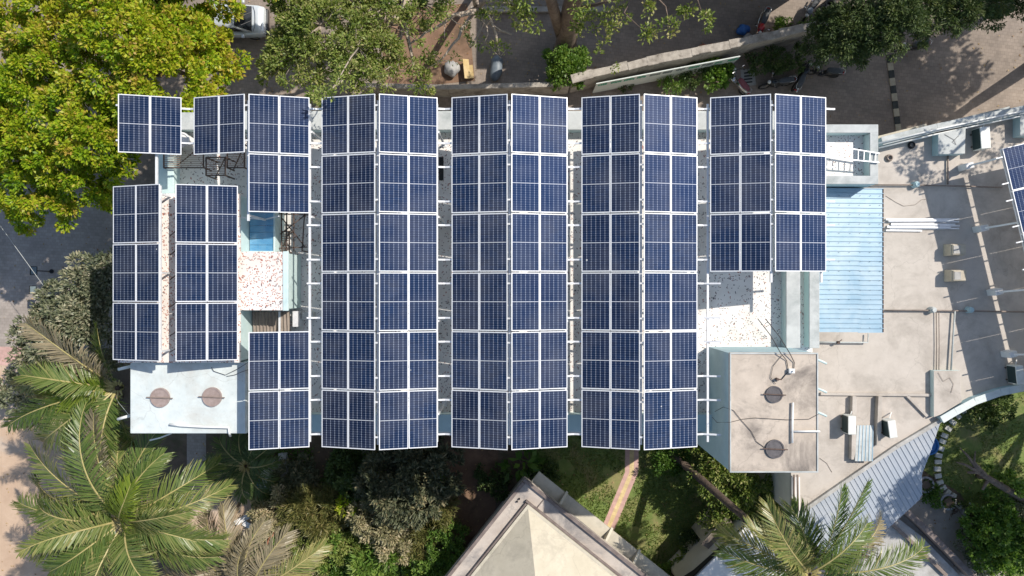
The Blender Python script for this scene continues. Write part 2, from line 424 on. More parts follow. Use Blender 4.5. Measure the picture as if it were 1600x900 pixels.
M_['wallstone'] = mat('old_masonry', (0.30, 0.27, 0.235), (0.46, 0.42, 0.37), 3, rough=0.95, bump=0.7, bscale=14, c3=(0.16, 0.14, 0.12), scale3=1.4)
M_['mural'] = mat('mural_white', (0.58, 0.63, 0.60), (0.66, 0.70, 0.67), 2, rough=0.8)
M_['muralgreen'] = mat('mural_green', (0.05, 0.30, 0.19), (0.10, 0.40, 0.27), 7, rough=0.8)
M_['muraldark'] = mat('mural_dark', (0.10, 0.14, 0.16), (0.25, 0.30, 0.30), 9, rough=0.8)
M_['beige'] = mat('beige_roof', (0.50, 0.455, 0.36), (0.59, 0.54, 0.44), 0.8, rough=0.85, c3=(0.33, 0.30, 0.24), scale3=0.8, f3=(0.48, 0.78), stretch=None)
M_['gutter'] = mat('weathered_slab', (0.44, 0.38, 0.33), (0.55, 0.49, 0.43), 1.2, rough=0.9, bump=0.3, c3=(0.20, 0.19, 0.19), scale3=0.5, f3=(0.46, 0.66))
M_['rimdark'] = mat('dark_rim', (0.15, 0.12, 0.11), (0.24, 0.20, 0.185), 3, rough=0.9)
M_['paleslab'] = mat('pale_slab', (0.50, 0.46, 0.37), (0.60, 0.55, 0.45), 1.4, rough=0.9, c3=(0.36, 0.34, 0.27), scale3=0.8)
M_['pathgrey'] = mat('grey_path', (0.34, 0.30, 0.26), (0.44, 0.39, 0.34), 1.2, rough=0.9, bump=0.2, c3=(0.28, 0.25, 0.22), scale3=0.5)
M_['white'] = mat('white_plaster', (0.78, 0.77, 0.76), (0.70, 0.69, 0.69), 1.5, rough=0.7)
M_['lattice'] = mat('white_lattice', (0.66, 0.66, 0.66), rough=0.7)
M_['pitblack'] = mat('screen_backing', (0.03, 0.03, 0.03), rough=0.9)
M_['darkstripe'] = mat('bump_black', (0.035, 0.04, 0.04), (0.06, 0.065, 0.06), 5, rough=0.85)
M_['palestripe'] = mat('bump_yellow', (0.36, 0.32, 0.24), (0.46, 0.41, 0.31), 5, rough=0.85)
M_['carpaint'] = mat('silver_paint', (0.62, 0.66, 0.68), rough=0.25, metal=0.3, coat=0.6)
M_['glassdark'] = mat('dark_glass', (0.012, 0.016, 0.02), rough=0.06, spec=0.6)
M_['red'] = mat('red_paint', (0.45, 0.02, 0.025), rough=0.3, coat=0.5)
M_['maroon'] = mat('maroon_seat', (0.19, 0.055, 0.065), (0.23, 0.07, 0.08), 8, rough=0.6)
M_['bikeblack'] = mat('bike_black', (0.015, 0.016, 0.018), rough=0.3, coat=0.4)
M_['seatgrey'] = mat('seat_vinyl', (0.06, 0.065, 0.07), (0.08, 0.085, 0.09), 8, rough=0.5)
M_['chrome'] = mat('chrome', (0.6, 0.6, 0.6), rough=0.25, metal=0.9)
M_['lamp'] = mat('lamp_lens', (0.6, 0.6, 0.58), rough=0.15)
M_['redlens'] = mat('red_lens', (0.4, 0.02, 0.02), rough=0.2)
M_['bluebag'] = mat('blue_sack', (0.02, 0.10, 0.34), (0.05, 0.17, 0.45), 5, rough=0.5)
M_['whitebag'] = mat('white_sack', (0.40, 0.39, 0.37), (0.28, 0.28, 0.28), 5, rough=0.6)
M_['tarp'] = mat('grey_tarp', (0.13, 0.16, 0.19), (0.19, 0.22, 0.25), 4, rough=0.5)
M_['yellow'] = mat('yellow_board', (0.46, 0.32, 0.12), (0.55, 0.42, 0.22), 3, rough=0.6)
M_['terracotta'] = mat('terracotta', (0.30, 0.11, 0.06), (0.38, 0.16, 0.09), 5, rough=0.85)
M_['stone'] = mat('edge_stone', (0.52, 0.52, 0.48), (0.64, 0.63, 0.58), 5, rough=0.9)
M_['potgrey'] = mat('grey_planter', (0.30, 0.29, 0.31), (0.40, 0.39, 0.41), 5, rough=0.8)
M_['tubblue'] = mat('blue_tub', (0.03, 0.15, 0.42), rough=0.35)
M_['signblue'] = mat('sign_blue', (0.03, 0.12, 0.40), rough=0.5)
M_['signred'] = mat('sign_red', (0.5, 0.06, 0.06), rough=0.5)
M_['wood'] = mat('weathered_wood', (0.20, 0.125, 0.085), (0.30, 0.20, 0.14), 4, rough=0.9, stretch=(1, 8, 1))
M_['alu'] = mat('stock_aluminium', (0.80, 0.81, 0.82), (0.70, 0.71, 0.73), 3, rough=0.35, metal=0.2)
M_['signglass'] = mat('board_face', (0.16, 0.20, 0.21), (0.22, 0.27, 0.28), 5, rough=0.3)

# ------------------------------------------------------------------ foliage
def norm(a): return a / np.maximum(np.linalg.norm(a, axis=-1, keepdims=True), 1e-9)


def pnoise(p, s=1.0, seed=0):
    x, y, z = p[:, 0] * s + seed, p[:, 1] * s + seed * 1.7, p[:, 2] * s
    return (np.sin(x * 1.3 + 1.1 * np.sin(y * 0.9 + z)) + np.sin(y * 1.7 + 1.3 * np.sin(x * 1.1)) + np.sin((x + y) * 2.3 + z * 1.9)) / 3


def leaf_object(name, mats, parent, base, tdir, nrm, size, width, tint, curl=0.0, mi=None):
    """many leaf blades: base points, growth direction, blade normal, length, width"""
    n = len(base)
    t = norm(tdir); nn = norm(nrm - (nrm * t).sum(1, keepdims=True) * t); b = np.cross(nn, t)
    size = size[:, None]; width = width[:, None]
    v = np.empty((n, 4, 3))
    v[:, 0] = base
    v[:, 1] = base + t * size * 0.52 + b * width * 0.5 + nn * size * 0.06
    v[:, 2] = base + t * size - nn * size * curl
    v[:, 3] = base + t * size * 0.52 - b * width * 0.5 + nn * size * 0.06
    po = ORI.get(parent.name, Vector((0, 0, 0))) if parent is not None else Vector((0, 0, 0))
    v = v.reshape(-1, 3) - np.array(po)
    me = bpy.data.meshes.new(name)
    me.vertices.add(4 * n); me.loops.add(4 * n); me.polygons.add(n)
    me.vertices.foreach_set('co', v.astype(np.float32).ravel())
    me.loops.foreach_set('vertex_index', np.arange(4 * n, dtype=np.int32))
    me.polygons.foreach_set('loop_start', np.arange(0, 4 * n, 4, dtype=np.int32))
    me.update(calc_edges=True)
    at = me.attributes.new('tint', 'FLOAT', 'FACE')
    at.data.foreach_set('value', np.clip(tint, 0, 1).astype(np.float32))
    for m in (mats if isinstance(mats, (list, tuple)) else [mats]): me.materials.append(m)
    o = bpy.data.objects.new(name, me); COL.objects.link(o)
    if parent is not None: o.parent = parent
    ORI[o.name] = po
    return o


def clump_leaves(cent, cn, cr, per, ls, aspect, rng, up=0.6, tintc=0.5, tintr=0.3, flat=0.75, droop=0.0):
    """per leaves round each clump centre"""
    n = len(cent) * per
    c = np.repeat(cent, per, 0); k = np.repeat(cn, per, 0); r = np.repeat(cr, per)
    d = norm(rng.normal(size=(n, 3)))
    flip = (d * k).sum(1) < -0.2
    d[flip] *= -1
    rad = r * rng.random(n) ** 0.45
    base = c + d * rad[:, None] * np.array([1, 1, flat])
    t = norm(d * 0.8 + k * 0.35 + rng.normal(size=(n, 3)) * 0.45 + np.array([0, 0, -droop]))
    nr = norm(np.array([0, 0, up]) + d * 0.4 + rng.normal(size=(n, 3)) * 0.45)
    size = ls * (0.65 + 0.7 * rng.random(n))
    tc = np.repeat(np.clip(tintc + rng.normal(size=len(cent)) * 0.12, 0, 1), per)
    # young leaves stand at the outside of a rosette
    tint = tc + (rad / np.maximum(r, 1e-6) - 0.6) * 0.25 + rng.normal(size=n) * tintr * 0.5
    return base, t, nr, size, size * aspect, tint


def lobe_clumps(lobes, spacing, rng, inner=0.45, gap=-0.55, seed=0.0, nscale=1.1):
    cs = []; ns = []
    for (x, y, z, rx, ry, rz) in lobes:
        n = max(4, int(math.pi * rx * ry / spacing ** 2))
        for layer in (0, 1):
            m = n if layer == 0 else int(n * inner)
            r = np.sqrt(rng.random(m)) * (1.0 if layer == 0 else 0.9); a = rng.random(m) * 2 * math.pi
            ux, uy = r * np.cos(a), r * np.sin(a)
            uz = np.sqrt(np.maximum(0, 1 - r * r)) - 0.15
            k = (1.06 - 0.34 * rng.random(m) ** 1.6) if layer == 0 else (0.5 + 0.25 * rng.random(m))
            if layer: uz = uz * 0.5 - 0.2
            p = np.stack([x + rx * ux * k, y + ry * uy * k, z + rz * uz * k], 1)
            q = norm(np.stack([ux / rx, uy / ry, np.maximum(uz, 0.15) / rz], 1))
            keep = pnoise(p, nscale, seed) > gap
            cs.append(p[keep]); ns.append(q[keep])
    return np.concatenate(cs), np.concatenate(ns)


def lobes_px(lst):
    """(px, py, z, radius px, flattening) -> world ellipsoids"""
    out = []
    for (px, py, z, r, *k) in lst:
        d = (CAMZ - z) / FPX
        kk = k[0] if k else 0.6
        ky = k[1] if len(k) > 1 else 1.0
        out.append(((px - 800) * d, (450 - py) * d, z, r * d, r * d * ky, r * d * kk))
    return out


def limbs(mb, base, targets, r0, rng, m=0, wob=0.25):
    base = Vector(base)
    for (t, r1) in targets:
        t = Vector(t); k = 7; pts = []; rs = []
        sw = Vector(rng.normal(size=3)) * wob
        for i in range(k + 1):
            s = i / k
            p = base.lerp(t, s)
            p.z = base.z + (t.z - base.z) * (s ** 0.8)
            p += sw * math.sin(s * math.pi) + Vector(rng.normal(size=3)) * 0.04
            pts.append(p); rs.append(r0 * (1 - s) + r1 * s)
        pts[0] = base
        mb.tube(pts, rs, 7, m)


def tree(name, label, cat, base, lobes, leafm, spacing=0.5, cr=0.35, per=60, ls=0.2, aspect=0.45, r0=0.2, group=None, bark='bark', seed=1, inner=0.45, gap=-0.55, up=0.6, tintc=0.5, tintr=0.3, droop=0.0, flat=0.75, twigs=False, nscale=1.1, curl=0.1, hub=None):
    rng = np.random.default_rng(seed)
    base = Vector(base)
    root = thing(name, label, cat, base, group)
    cs, ns = lobe_clumps(lobes, spacing, rng, inner, gap, seed * 1.37, nscale)
    mb = MB()
    hubp = Vector(hub) if hub is not None else base + Vector((0, 0, max(0.3, 0.35 * (min(l[2] for l in lobes) - base.z))))
    mb.tube([base, base.lerp(hubp, .5) + Vector((rng.normal() * .05, rng.normal() * .05, 0)), hubp], [r0 * 1.15, r0, r0 * .85], 8)
    tg = [((l[0], l[1], l[2] + l[5] * 0.2), r0 * 0.22) for l in lobes]
    limbs(mb, hubp, tg, r0 * 0.7, rng)
    if twigs:
        lc = np.array([(l[0], l[1], l[2]) for l in lobes])
        for p in cs:
            j = int(np.argmin(((lc - p) ** 2).sum(1)))
            a = Vector(lc[j]); b = Vector(p)
            mid = a.lerp(b, .5) + Vector(rng.normal(size=3)) * 0.12 + Vector((0, 0, -0.1))
            mb.tube([a, mid, b], [0.028, 0.018, 0.008], 4)
    mb.build('trunk', M_[bark], root, smooth=True)
    crs = cr * (0.7 + 0.6 * rng.random(len(cs)))
    leaf_object('crown', leafm, root, *clump_leaves(cs, ns, crs, per, ls, aspect, rng, up, tintc, tintr, flat, droop), curl=curl)
    return root


def bush(label, px, py, r, h, leafm, seed, per=50, ls=0.13, spacing=0.3, cat='shrub', name='shrub', ky=1.0, group=None, extra=(), aspect=0.45, **kw):
    z = h * 0.45
    L = lobes_px([(px, py, z, r, 1.0, ky)] + [(a, b, z * c, q, 0.9) for (a, b, q, c) in extra])
    L = [(x, y, zz, rx, ry, max(0.25, h - zz)) for (x, y, zz, rx, ry, rz) in L]
    b = P(px, py, h * .6); b.z = 0
    return tree(name, label, cat, b, L, leafm, spacing=spacing, cr=0.22, per=per, ls=ls, aspect=aspect, r0=0.05 + h * 0.015, seed=seed, group=group, **kw)


LF = {}
LF['lime'] = mat_leaf('lime_leaves', [(0.07, 0.15, 0.010), (0.18, 0.31, 0.014), (0.31, 0.42, 0.018), (0.44, 0.44, 0.03), (0.44, 0.30, 0.07)], 0.34)
LF['mid'] = mat_leaf('mid_leaves', [(0.08, 0.13, 0.028), (0.17, 0.24, 0.05), (0.28, 0.33, 0.085), (0.40, 0.36, 0.16)], 0.3)
LF['fresh'] = mat_leaf('fresh_leaves', [(0.047, 0.109, 0.018), (0.093, 0.186, 0.031), (0.171, 0.279, 0.054), (0.265, 0.342, 0.078)], 0.35)
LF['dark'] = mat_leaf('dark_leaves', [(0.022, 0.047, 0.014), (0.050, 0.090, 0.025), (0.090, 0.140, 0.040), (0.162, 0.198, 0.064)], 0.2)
LF['olive'] = mat_leaf('olive_leaves', [(0.135, 0.141, 0.077), (0.259, 0.249, 0.135), (0.407, 0.367, 0.217), (0.596, 0.474, 0.312)], 0.2)
LF['greygreen'] = mat_leaf('greygreen_leaves', [(0.082, 0.105, 0.065), (0.152, 0.176, 0.105), (0.257, 0.269, 0.176), (0.421, 0.386, 0.269)], 0.2, rough=0.4)
LF['featherygreen'] = mat_leaf('feathery_leaves', [(0.07, 0.085, 0.025), (0.14, 0.15, 0.045), (0.22, 0.20, 0.07), (0.30, 0.24, 0.11)], 0.25)
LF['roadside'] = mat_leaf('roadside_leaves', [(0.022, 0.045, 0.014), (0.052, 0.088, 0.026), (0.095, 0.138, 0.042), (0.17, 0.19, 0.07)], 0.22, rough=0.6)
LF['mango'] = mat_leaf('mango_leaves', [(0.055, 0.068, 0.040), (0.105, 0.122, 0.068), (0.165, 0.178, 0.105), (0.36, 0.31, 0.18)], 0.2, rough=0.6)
LF['palm'] = mat_leaf('palm_leaves', [(0.045, 0.085, 0.02), (0.095, 0.15, 0.034), (0.17, 0.21, 0.06), (0.34, 0.30, 0.12)], 0.25, rough=0.35)
LF['palmdry'] = mat_leaf('palm_leaves_greyish', [(0.115, 0.101, 0.061), (0.189, 0.162, 0.101), (0.270, 0.230, 0.149), (0.351, 0.284, 0.176)], 0.2, rough=0.4)
LF['palmlime'] = mat_leaf('palm_leaf_young', [(0.12, 0.18, 0.02), (0.20, 0.26, 0.03), (0.30, 0.32, 0.06)], 0.35, rough=0.35)
LF['litter'] = mat_leaf('dry_leaf', [(0.30, 0.20, 0.10), (0.42, 0.31, 0.16), (0.26, 0.14, 0.07)], 0.1, rough=0.8)
M_['rachis'] = mat('palm_midrib', (0.34, 0.30, 0.11), (0.44, 0.37, 0.17), 5, rough=0.5)


def frond(root, base, az, el, L, droop, leafm, rng, n=62, ll=0.75, w=0.055, tint=0.5, twist=0.0, vee=0.25, roll=0.0):
    base = Vector(base)
    dxy = Vector((math.cos(az), math.sin(az), 0)); K = 26
    pts = [base]; tans = []
    for i in range(K):
        s = (i + .5) / K
        a = el - droop * s ** 1.25
        azs = az + twist * s * s
        t = Vector((math.cos(azs) * math.cos(a), math.sin(azs) * math.cos(a), math.sin(a)))
        tans.append(t); pts.append(pts[-1] + t * (L / K))
    tans.append(tans[-1])
    verts = []; faces = []; mi = []; tnt = []
    mb = MB()
    mb.tube(pts, [0.042 * (1 - i / K) ** 0.8 + 0.006 for i in range(K + 1)], 5, 1)
    verts = [Vector(v) for v in mb.v]; faces = list(mb.f); mi = list(mb.m); tnt = [0.5] * len(faces)
    for side in (-1, 1):
        for i in range(n):
            s = 0.10 + 0.895 * (i + rng.random() * .6) / n
            f = s * K; j = min(int(f), K - 1); p = pts[j].lerp(pts[j + 1], f - j); t = tans[j]
            sd = t.cross(Vector((0, 0, 1))).normalized() * side
            up = sd.cross(t) * side
            if up.z < 0: up = -up
            cr_, sr_ = math.cos(roll * side), math.sin(roll * side)
            sd, up = sd * cr_ + up * sr_, up * cr_ - sd * sr_
            A = math.radians(62 - 34 * s + rng.normal() * 4)
            d = (t * math.cos(A) + sd * math.sin(A) + up * (vee + rng.normal() * .07)).normalized()
            l = ll * (0.30 + 0.78 * math.sin(math.pi * min(1.0, 0.14 + 0.80 * s)) ** 0.8) * (0.88 + 0.24 * rng.random())
            if s > 0.93: l *= 0.8
            ww = w * (0.75 + 0.5 * rng.random())
            wd = (t - d * t.dot(d)).normalized() * ww * .5
            g = 0.10 + 0.42 * rng.random() ** 1.5
            if rng.random() < .04: continue
            q = [p, p + d * l * .4 + Vector((0, 0, -0.05 * l)), p + d * l * .75 + Vector((0, 0, -g * .55 * l)), p + d * l * .97 + Vector((0, 0, -g * 1.25 * l))]
            b = len(verts)
            for k, m in enumerate((0.5, 1.0, 0.75)):
                verts += [q[k] - wd * m, q[k] + wd * m]
            verts.append(q[3])
            faces += [(b, b + 1, b + 3, b + 2), (b + 2, b + 3, b + 5, b + 4), (b + 4, b + 5, b + 6)]
            tt = min(1, max(0, tint + rng.normal() * .16))
            mi += [0, 0, 0]; tnt += [tt, tt, min(1, tt + .15)]
    po = ORI[root.name]
    me = bpy.data.meshes.new('frond')
    me.from_pydata([tuple(v - po) for v in verts], [], faces)
    me.materials.append(leafm); me.materials.append(M_['rachis'])
    me.polygons.foreach_set('material_index', mi)
    at = me.attributes.new('tint', 'FLOAT', 'FACE'); at.data.foreach_set('value', tnt)
    o = bpy.data.objects.new('frond', me); COL.objects.link(o); o.parent = root; ORI[o.name] = po
    return o


def palm(label, base, crown, fr, leafm, seed, r=0.17, ll=1.0, n=84, bend=None, w=0.046, tint=0.5):
    """fr: list of (image azimuth in degrees: 0 = image right, 90 = image up, elevation, length, droop[, material, tint])"""
    rng = np.random.default_rng(seed)
    root = thing('coconut_palm', label, 'palm tree', base)
    base, crown = Vector(base), Vector(crown)
    pts = []; rs = []
    for i in range(17):
        s = i / 16
        p = base.lerp(crown, s)
        if bend is not None: p += Vector(bend) * math.sin(s * math.pi)
        pts.append(p); rs.append(r * (1.25 - .45 * s + (0.35 * max(0, .12 - s) / .12)) * (1 + .05 * (i % 2)))
    mb = MB(); mb.tube(pts, rs, 10); mb.build('trunk', M_['palmtrunk'], root, smooth=True)
    for it in fr:
        az, el, L, dr = it[:4]
        lm = it[4] if len(it) > 4 and it[4] is not None else leafm
        tn = it[5] if len(it) > 5 else tint
        fx = it[6] if len(it) > 6 else None
        a = math.radians(az)
        off = Vector((math.cos(a), math.sin(a), 0)) * 0.12
        if fx is not None:
            frond(root, crown + off, a, math.radians(el), L, math.radians(dr), lm, rng, n, ll, w, tn, fx[1], .25, fx[0]); continue
        frond(root, crown + off + Vector((0, 0, rng.random() * .15)), a + rng.normal() * .06, math.radians(el + rng.normal() * 6), L * (0.88 + .22 * rng.random()), math.radians(dr + rng.normal() * 12), lm, rng, n, ll * (.85 + .3 * rng.random()), w, tn + rng.normal() * .12, rng.normal() * .28, .25, rng.normal() * .42)
    mb = MB()
    for k in range(9):
        a = rng.random() * 6.28
        mb.tube([crown + Vector((math.cos(a) * .08, math.sin(a) * .08, -.25)), crown + Vector((math.cos(a) * .2, math.sin(a) * .2, .1)), crown + Vector((math.cos(a) * .42, math.sin(a) * .42, .3))], [.07, .055, .03], 5)
    mb.build('leaf_base', M_['rachis'], root, smooth=True)
    return root

# ------------------------------------------------------------------ camera, light
cam = bpy.data.cameras.new('camera'); co = bpy.data.objects.new('camera', cam); COL.objects.link(co)
cam.sensor_width = 36; cam.lens = 36 * FPX / 1600; co.location = (0, 0, CAMZ); co.rotation_euler = (0, 0, 0)
cam.clip_end = 2000; SC.camera = co
SUN_EL = math.radians(48); SX, SY = 0.835, 0.55; SUN_AZ = math.atan2(SX, SY)
w = bpy.data.worlds.new('World'); SC.world = w; w.use_nodes = True
sky = w.node_tree.nodes.new('ShaderNodeTexSky'); sky.sky_type = 'NISHITA'; sky.sun_disc = False
sky.sun_elevation = SUN_EL; sky.sun_rotation = SUN_AZ; sky.air_density = 1.2; sky.dust_density = 1.0
w.node_tree.links.new(sky.outputs[0], w.node_tree.nodes['Background'].inputs[0])
w.node_tree.nodes['Background'].inputs[1].default_value = 0.12
sl = bpy.data.lights.new('sun', 'SUN'); sl.energy = 4.5; sl.angle = math.radians(0.5); sl.color = (1.0, 0.93, 0.83)
so = bpy.data.objects.new('sun', sl); COL.objects.link(so)
so.rotation_euler = Vector((-SX * math.cos(SUN_EL), -SY * math.cos(SUN_EL), -math.sin(SUN_EL))).to_track_quat('-Z', 'Y').to_euler()
SC.view_settings.view_transform = 'Standard'; SC.view_settings.look = 'None'; SC.view_settings.exposure = 0.17; SC.view_settings.gamma = 1
SC.cycles.max_bounces = 7; SC.cycles.diffuse_bounces = 3; SC.cycles.glossy_bounces = 3; SC.cycles.transmission_bounces = 4
SC.render.use_persistent_data = False

# ------------------------------------------------------------------ ground
def sheet(pts, z, name, m, px=True):
    mb = MB()
    q = [P(a, b, z) if px else Vector((a, b, z)) for a, b in pts]
    n = len(q)
    ar = sum(q[i].x * q[(i + 1) % n].y - q[(i + 1) % n].x * q[i].y for i in range(n))
    if ar < 0: q = q[::-1]
    mb.add(q, [tuple(range(n))])
    return struct(mb, name, m)


mb = MB(); mb.add([(-400, -400, 0), (400, -400, 0), (400, 400, 0), (-400, 400, 0)], [(0, 1, 2, 3)]); struct(mb, 'ground', M_['darksoil'])
sheet([(-500, -500), (2300, -500), (2300, 330), (1300, 330), (1300, 300), (330, 300), (300, 545), (-500, 540)], 0.004, 'paved_road', M_['paver'])
sheet([(-500, 300), (360, 300), (360, 520), (150, 545), (-500, 530)], 0.008, 'paved_yard', M_['paver_grey'])
sheet([(-500, 530), (150, 545), (150, 575), (-500, 556)], 0.010, 'pavement_edge', M_['pinkpaver'])
sheet([(-500, 556), (150, 575), (170, 640), (130, 700), (120, 800), (30, 1000), (-500, 1000)], 0.006, 'sandy_ground', M_['sand'])
sheet([(595, 18), (730, 5), (742, 126), (600, 140)], 0.009, 'bare_soil', M_['soil'])
sheet([(700, 690), (780, 690), (770, 860), (690, 850), (705, 770)], 0.012, 'soil_path', M_['soil'])
sheet([(300, 745), (390, 770), (400, 820), (330, 860), (280, 800)], 0.012, 'soil_clearing', M_['sand'])
sheet([(820, 600), (1120, 600), (1175, 700), (1140, 800), (1090, 870), (1040, 930), (980, 900), (890, 800), (830, 740)], 0.016, 'lawn', M_['grass'])
sheet([(1410, 600), (2000, 520), (2000, 1000), (1640, 1000), (1500, 770), (1450, 740), (1400, 700)], 0.016, 'round_lawn', M_['grass'])
sheet([(1360, 760), (1430, 735), (1470, 770), (1530, 820), (1620, 1000), (1300, 1000), (1240, 900)], 0.020, 'grey_path', M_['pathgrey'])
# brick path across the lawn, three bands
PTH = [(988, 640), (987, 738), (945, 838)]
def band(o0, o1, z, name, m):
    a = [(x + o0 * (1 if i else 1), y) for i, (x, y) in enumerate(PTH)]; b = [(x + o1, y) for x, y in PTH]
    sheet(a + b[::-1], z, name, m)
band(-10.5, -3.5, 0.024, 'garden_path', M_['pinkpaver']); band(-3.5, 3.5, 0.026, 'garden_path', M_['yellowpaver']); band(3.5, 10.5, 0.024, 'garden_path', M_['pinkpaver'])
sheet([(292, 640), (322, 640), (322, 735), (292, 735)], 0.014, 'paved_strip', M_['paver_grey'])
# lawn blades
def blades(poly, n, name, seed):
    rng = np.random.default_rng(seed)
    xs = [p[0] for p in poly]; ys = [p[1] for p in poly]; out = []
    q = np.stack([rng.uniform(min(xs), max(xs), n * 3), rng.uniform(min(ys), max(ys), n * 3)], 1)
    ins = np.zeros(len(q), bool); k = len(poly)
    for i in range(k):
        (x0, y0), (x1, y1) = poly[i], poly[(i + 1) % k]
        c = ((y0 > q[:, 1]) != (y1 > q[:, 1])) & (q[:, 0] < (x1 - x0) * (q[:, 1] - y0) / (y1 - y0 + 1e-9) + x0)
        ins ^= c
    q = q[ins][:n]
    z = 0.016; d = (CAMZ - z) / FPX
    b = np.stack([(q[:, 0] - 800) * d, (450 - q[:, 1]) * d, np.full(len(q), z)], 1)
    keep = pnoise(b, 1.3, seed) > -0.45
    pathx = np.where(q[:, 1] < 738, 987.5, 987 - (q[:, 1] - 738) * .42)
    if name == 'grass' and seed == 5: keep &= np.abs(q[:, 0] - pathx) > 12
    b = b[keep]; m = len(b)
    t = norm(rng.normal(size=(m, 3)) * np.array([.8, .8, .3]) + np.array([0, 0, .7])); t[:, 2] = np.abs(t[:, 2])
    s = 0.06 + 0.09 * rng.random(m)
    o = leaf_object(name, LF['grass'], None, b, t, norm(rng.normal(size=(m, 3))), s, s * .35, 0.45 + pnoise(b, .9, 3) * .35 + rng.normal(size=m) * .15)
    tag(o, kind='stuff')
LF['grass'] = mat_leaf('grass_blade', [(0.075, 0.125, 0.022), (0.12, 0.18, 0.03), (0.19, 0.235, 0.06), (0.33, 0.27, 0.12)], 0.3)
blades([(820, 640), (1120, 640), (1165, 700), (1135, 800), (1090, 870), (1040, 930), (980, 900), (890, 800), (830, 740)], 26000, 'grass', 5)
blades([(1440, 600), (1700, 560), (1700, 960), (1620, 960), (1500, 770), (1450, 740), (1420, 700)], 16000, 'grass', 6)
# fallen leaves
rng = np.random.default_rng(3)
def litter(x0, x1, y0, y1, n, nm='fallen_leaves'):
    q = np.stack([rng.uniform(x0, x1, n), rng.uniform(y0, y1, n)], 1); d = CAMZ / FPX
    b = np.stack([(q[:, 0] - 800) * d, (450 - q[:, 1]) * d, np.full(n, 0.035)], 1)
    t = norm(rng.normal(size=(n, 3)) * np.array([1, 1, .15])); s = 0.05 + 0.10 * rng.random(n)
    return b, t, norm(np.array([0, 0, 1]) + rng.normal(size=(n, 3)) * .3), s, s * .55, rng.random(n)
A = [litter(0, 250, 330, 545, 160), litter(380, 940, 0, 150, 420), litter(940, 1600, 0, 220, 260), litter(0, 140, 560, 900, 120), litter(300, 760, 690, 900, 900), litter(1080, 1200, 700, 850, 160), litter(1400, 1600, 740, 900, 160), litter(850, 1110, 700, 880, 160)]
tag(leaf_object('fallen_leaves', LF['litter'], None, *[np.concatenate([a[i] for a in A]) for i in range(6)]), kind='stuff')

# speed bump of alternating stripes across the road
sb = thing('speed_bump', 'striped black and yellow speed bump across the shaded paved road', 'speed bump', P(1398, 145))
a, b = P(1389, 86, 0.02), P(1404, 206, 0.02)
for i in range(10):
    p, q = a.lerp(b, i / 10), a.lerp(b, (i + 1) / 10)
    mb = MB(); mb.bar(p + Vector((0, 0, .012)), q + Vector((0, 0, .012)), 0.30, 0.05); mb.build('stripe', M_['darkstripe' if i % 2 == 0 else 'palestripe'], sb, bevel=0.015)

# ------------------------------------------------------------------ the main building
DR = 28.0; ZR = 10.0; ZP = 10.55
bl = thing('main_building', 'long white-roofed main building under the big rows of solar panels', 'building', (0, 0, 0))
XL, XRT, YT, YB = -13.79, 11.97, 6.83, -5.58
mb = MB(); mb.prism([(XL + .05, YB + .05), (XRT, YB + .05), (XRT, YT - .05), (XL + .05, YT - .05)], 0, ZR - .2); mb.build('wall', M_['wall'], bl)
mb = MB(); mb.prism([(XL + .03, YB + .03), (XRT - .03, YB + .03), (XRT - .03, YT - .03), (XL + .03, YT - .03)], ZR - .2, ZR); mb.build('roof', M_['mosaic'], bl)
def parapet(x0, x1, y0, y1, z1=ZP, m='coping', base=ZR - .1, mm='teal'):
    q = MB(); q.bounds(x0, x1, y0, y1, base, z1 - .06, 1); q.bounds(x0 - .015, x1 + .015, y0 - .015, y1 + .015, z1 - .06, z1, 0)
    return q.build('parapet', [M_[m], M_[mm]], bl, bevel=0.02)
parapet(XL, 11.97, 6.18, YT); parapet(-9.75, 7.9, YB, -4.94, m='bluewall')
parapet(XL, -13.2, 3.55, 6.165, m='teal')
parapet(10.70, 11.22, -2.33, 6.165)
parapet(11.60, 11.97, -2.33, 6.165)
def facade(y, s, xs):
    for zf in (1.0, 4.3, 7.4):
        q = MB(); q.bounds(xs[0] - 1.4, xs[-1] + 1.4, y, y + s * .45, zf + 1.75, zf + 1.83); q.build('sunshade', M_['coping'], bl)
        for x in xs:
            q = MB(); yy = y + s * .03
            q.bounds(x - .8, x + .8, y - s * .05, yy, zf + 1.5, zf + 1.6); q.bounds(x - .8, x + .8, y - s * .05, yy, zf, zf + .1)
            for dx in (-.75, 0, .75): q.bounds(x + dx - .05, x + dx + .05, y - s * .05, yy - s * .003, zf + .1, zf + 1.5)
            o = q.build('window', M_['white'], bl)
            q = MB(); q.bounds(x - .7, x + .7, y - s * .05, y + s * .012, zf + .1, zf + 1.5); q.build('pane', M_['glassdark'], o)
facade(YB + .05, -1, (-8.2, -5.2, -2.2, .8, 3.8, 6.4)); facade(YT - .05, 1, (-11, -8, -5, -2, 1, 4, 7, 10))
# roof box on the annex end, with its own low walls
xa, xb, ya, yb = 12.0, 14.26, 4.06, 6.36
mb = MB(); mb.prism([(xa, ya), (xb, ya), (xb, yb), (xa, yb)], 0, ZR - .02); mb.build('wall', M_['bluewall'], bl)
mb = MB(); mb.prism([(xa + .28, ya + .28), (xb - .28, ya + .28), (xb - .28, yb - .28), (xa + .28, yb - .28)], ZR - .01, ZR + .005); mb.build('roof', M_['mosaic'], bl)
parapet(xa, xb, yb - .3, yb); parapet(xa, xb, ya, ya + .3); parapet(xb - .3, xb, ya + .315, yb - .315)
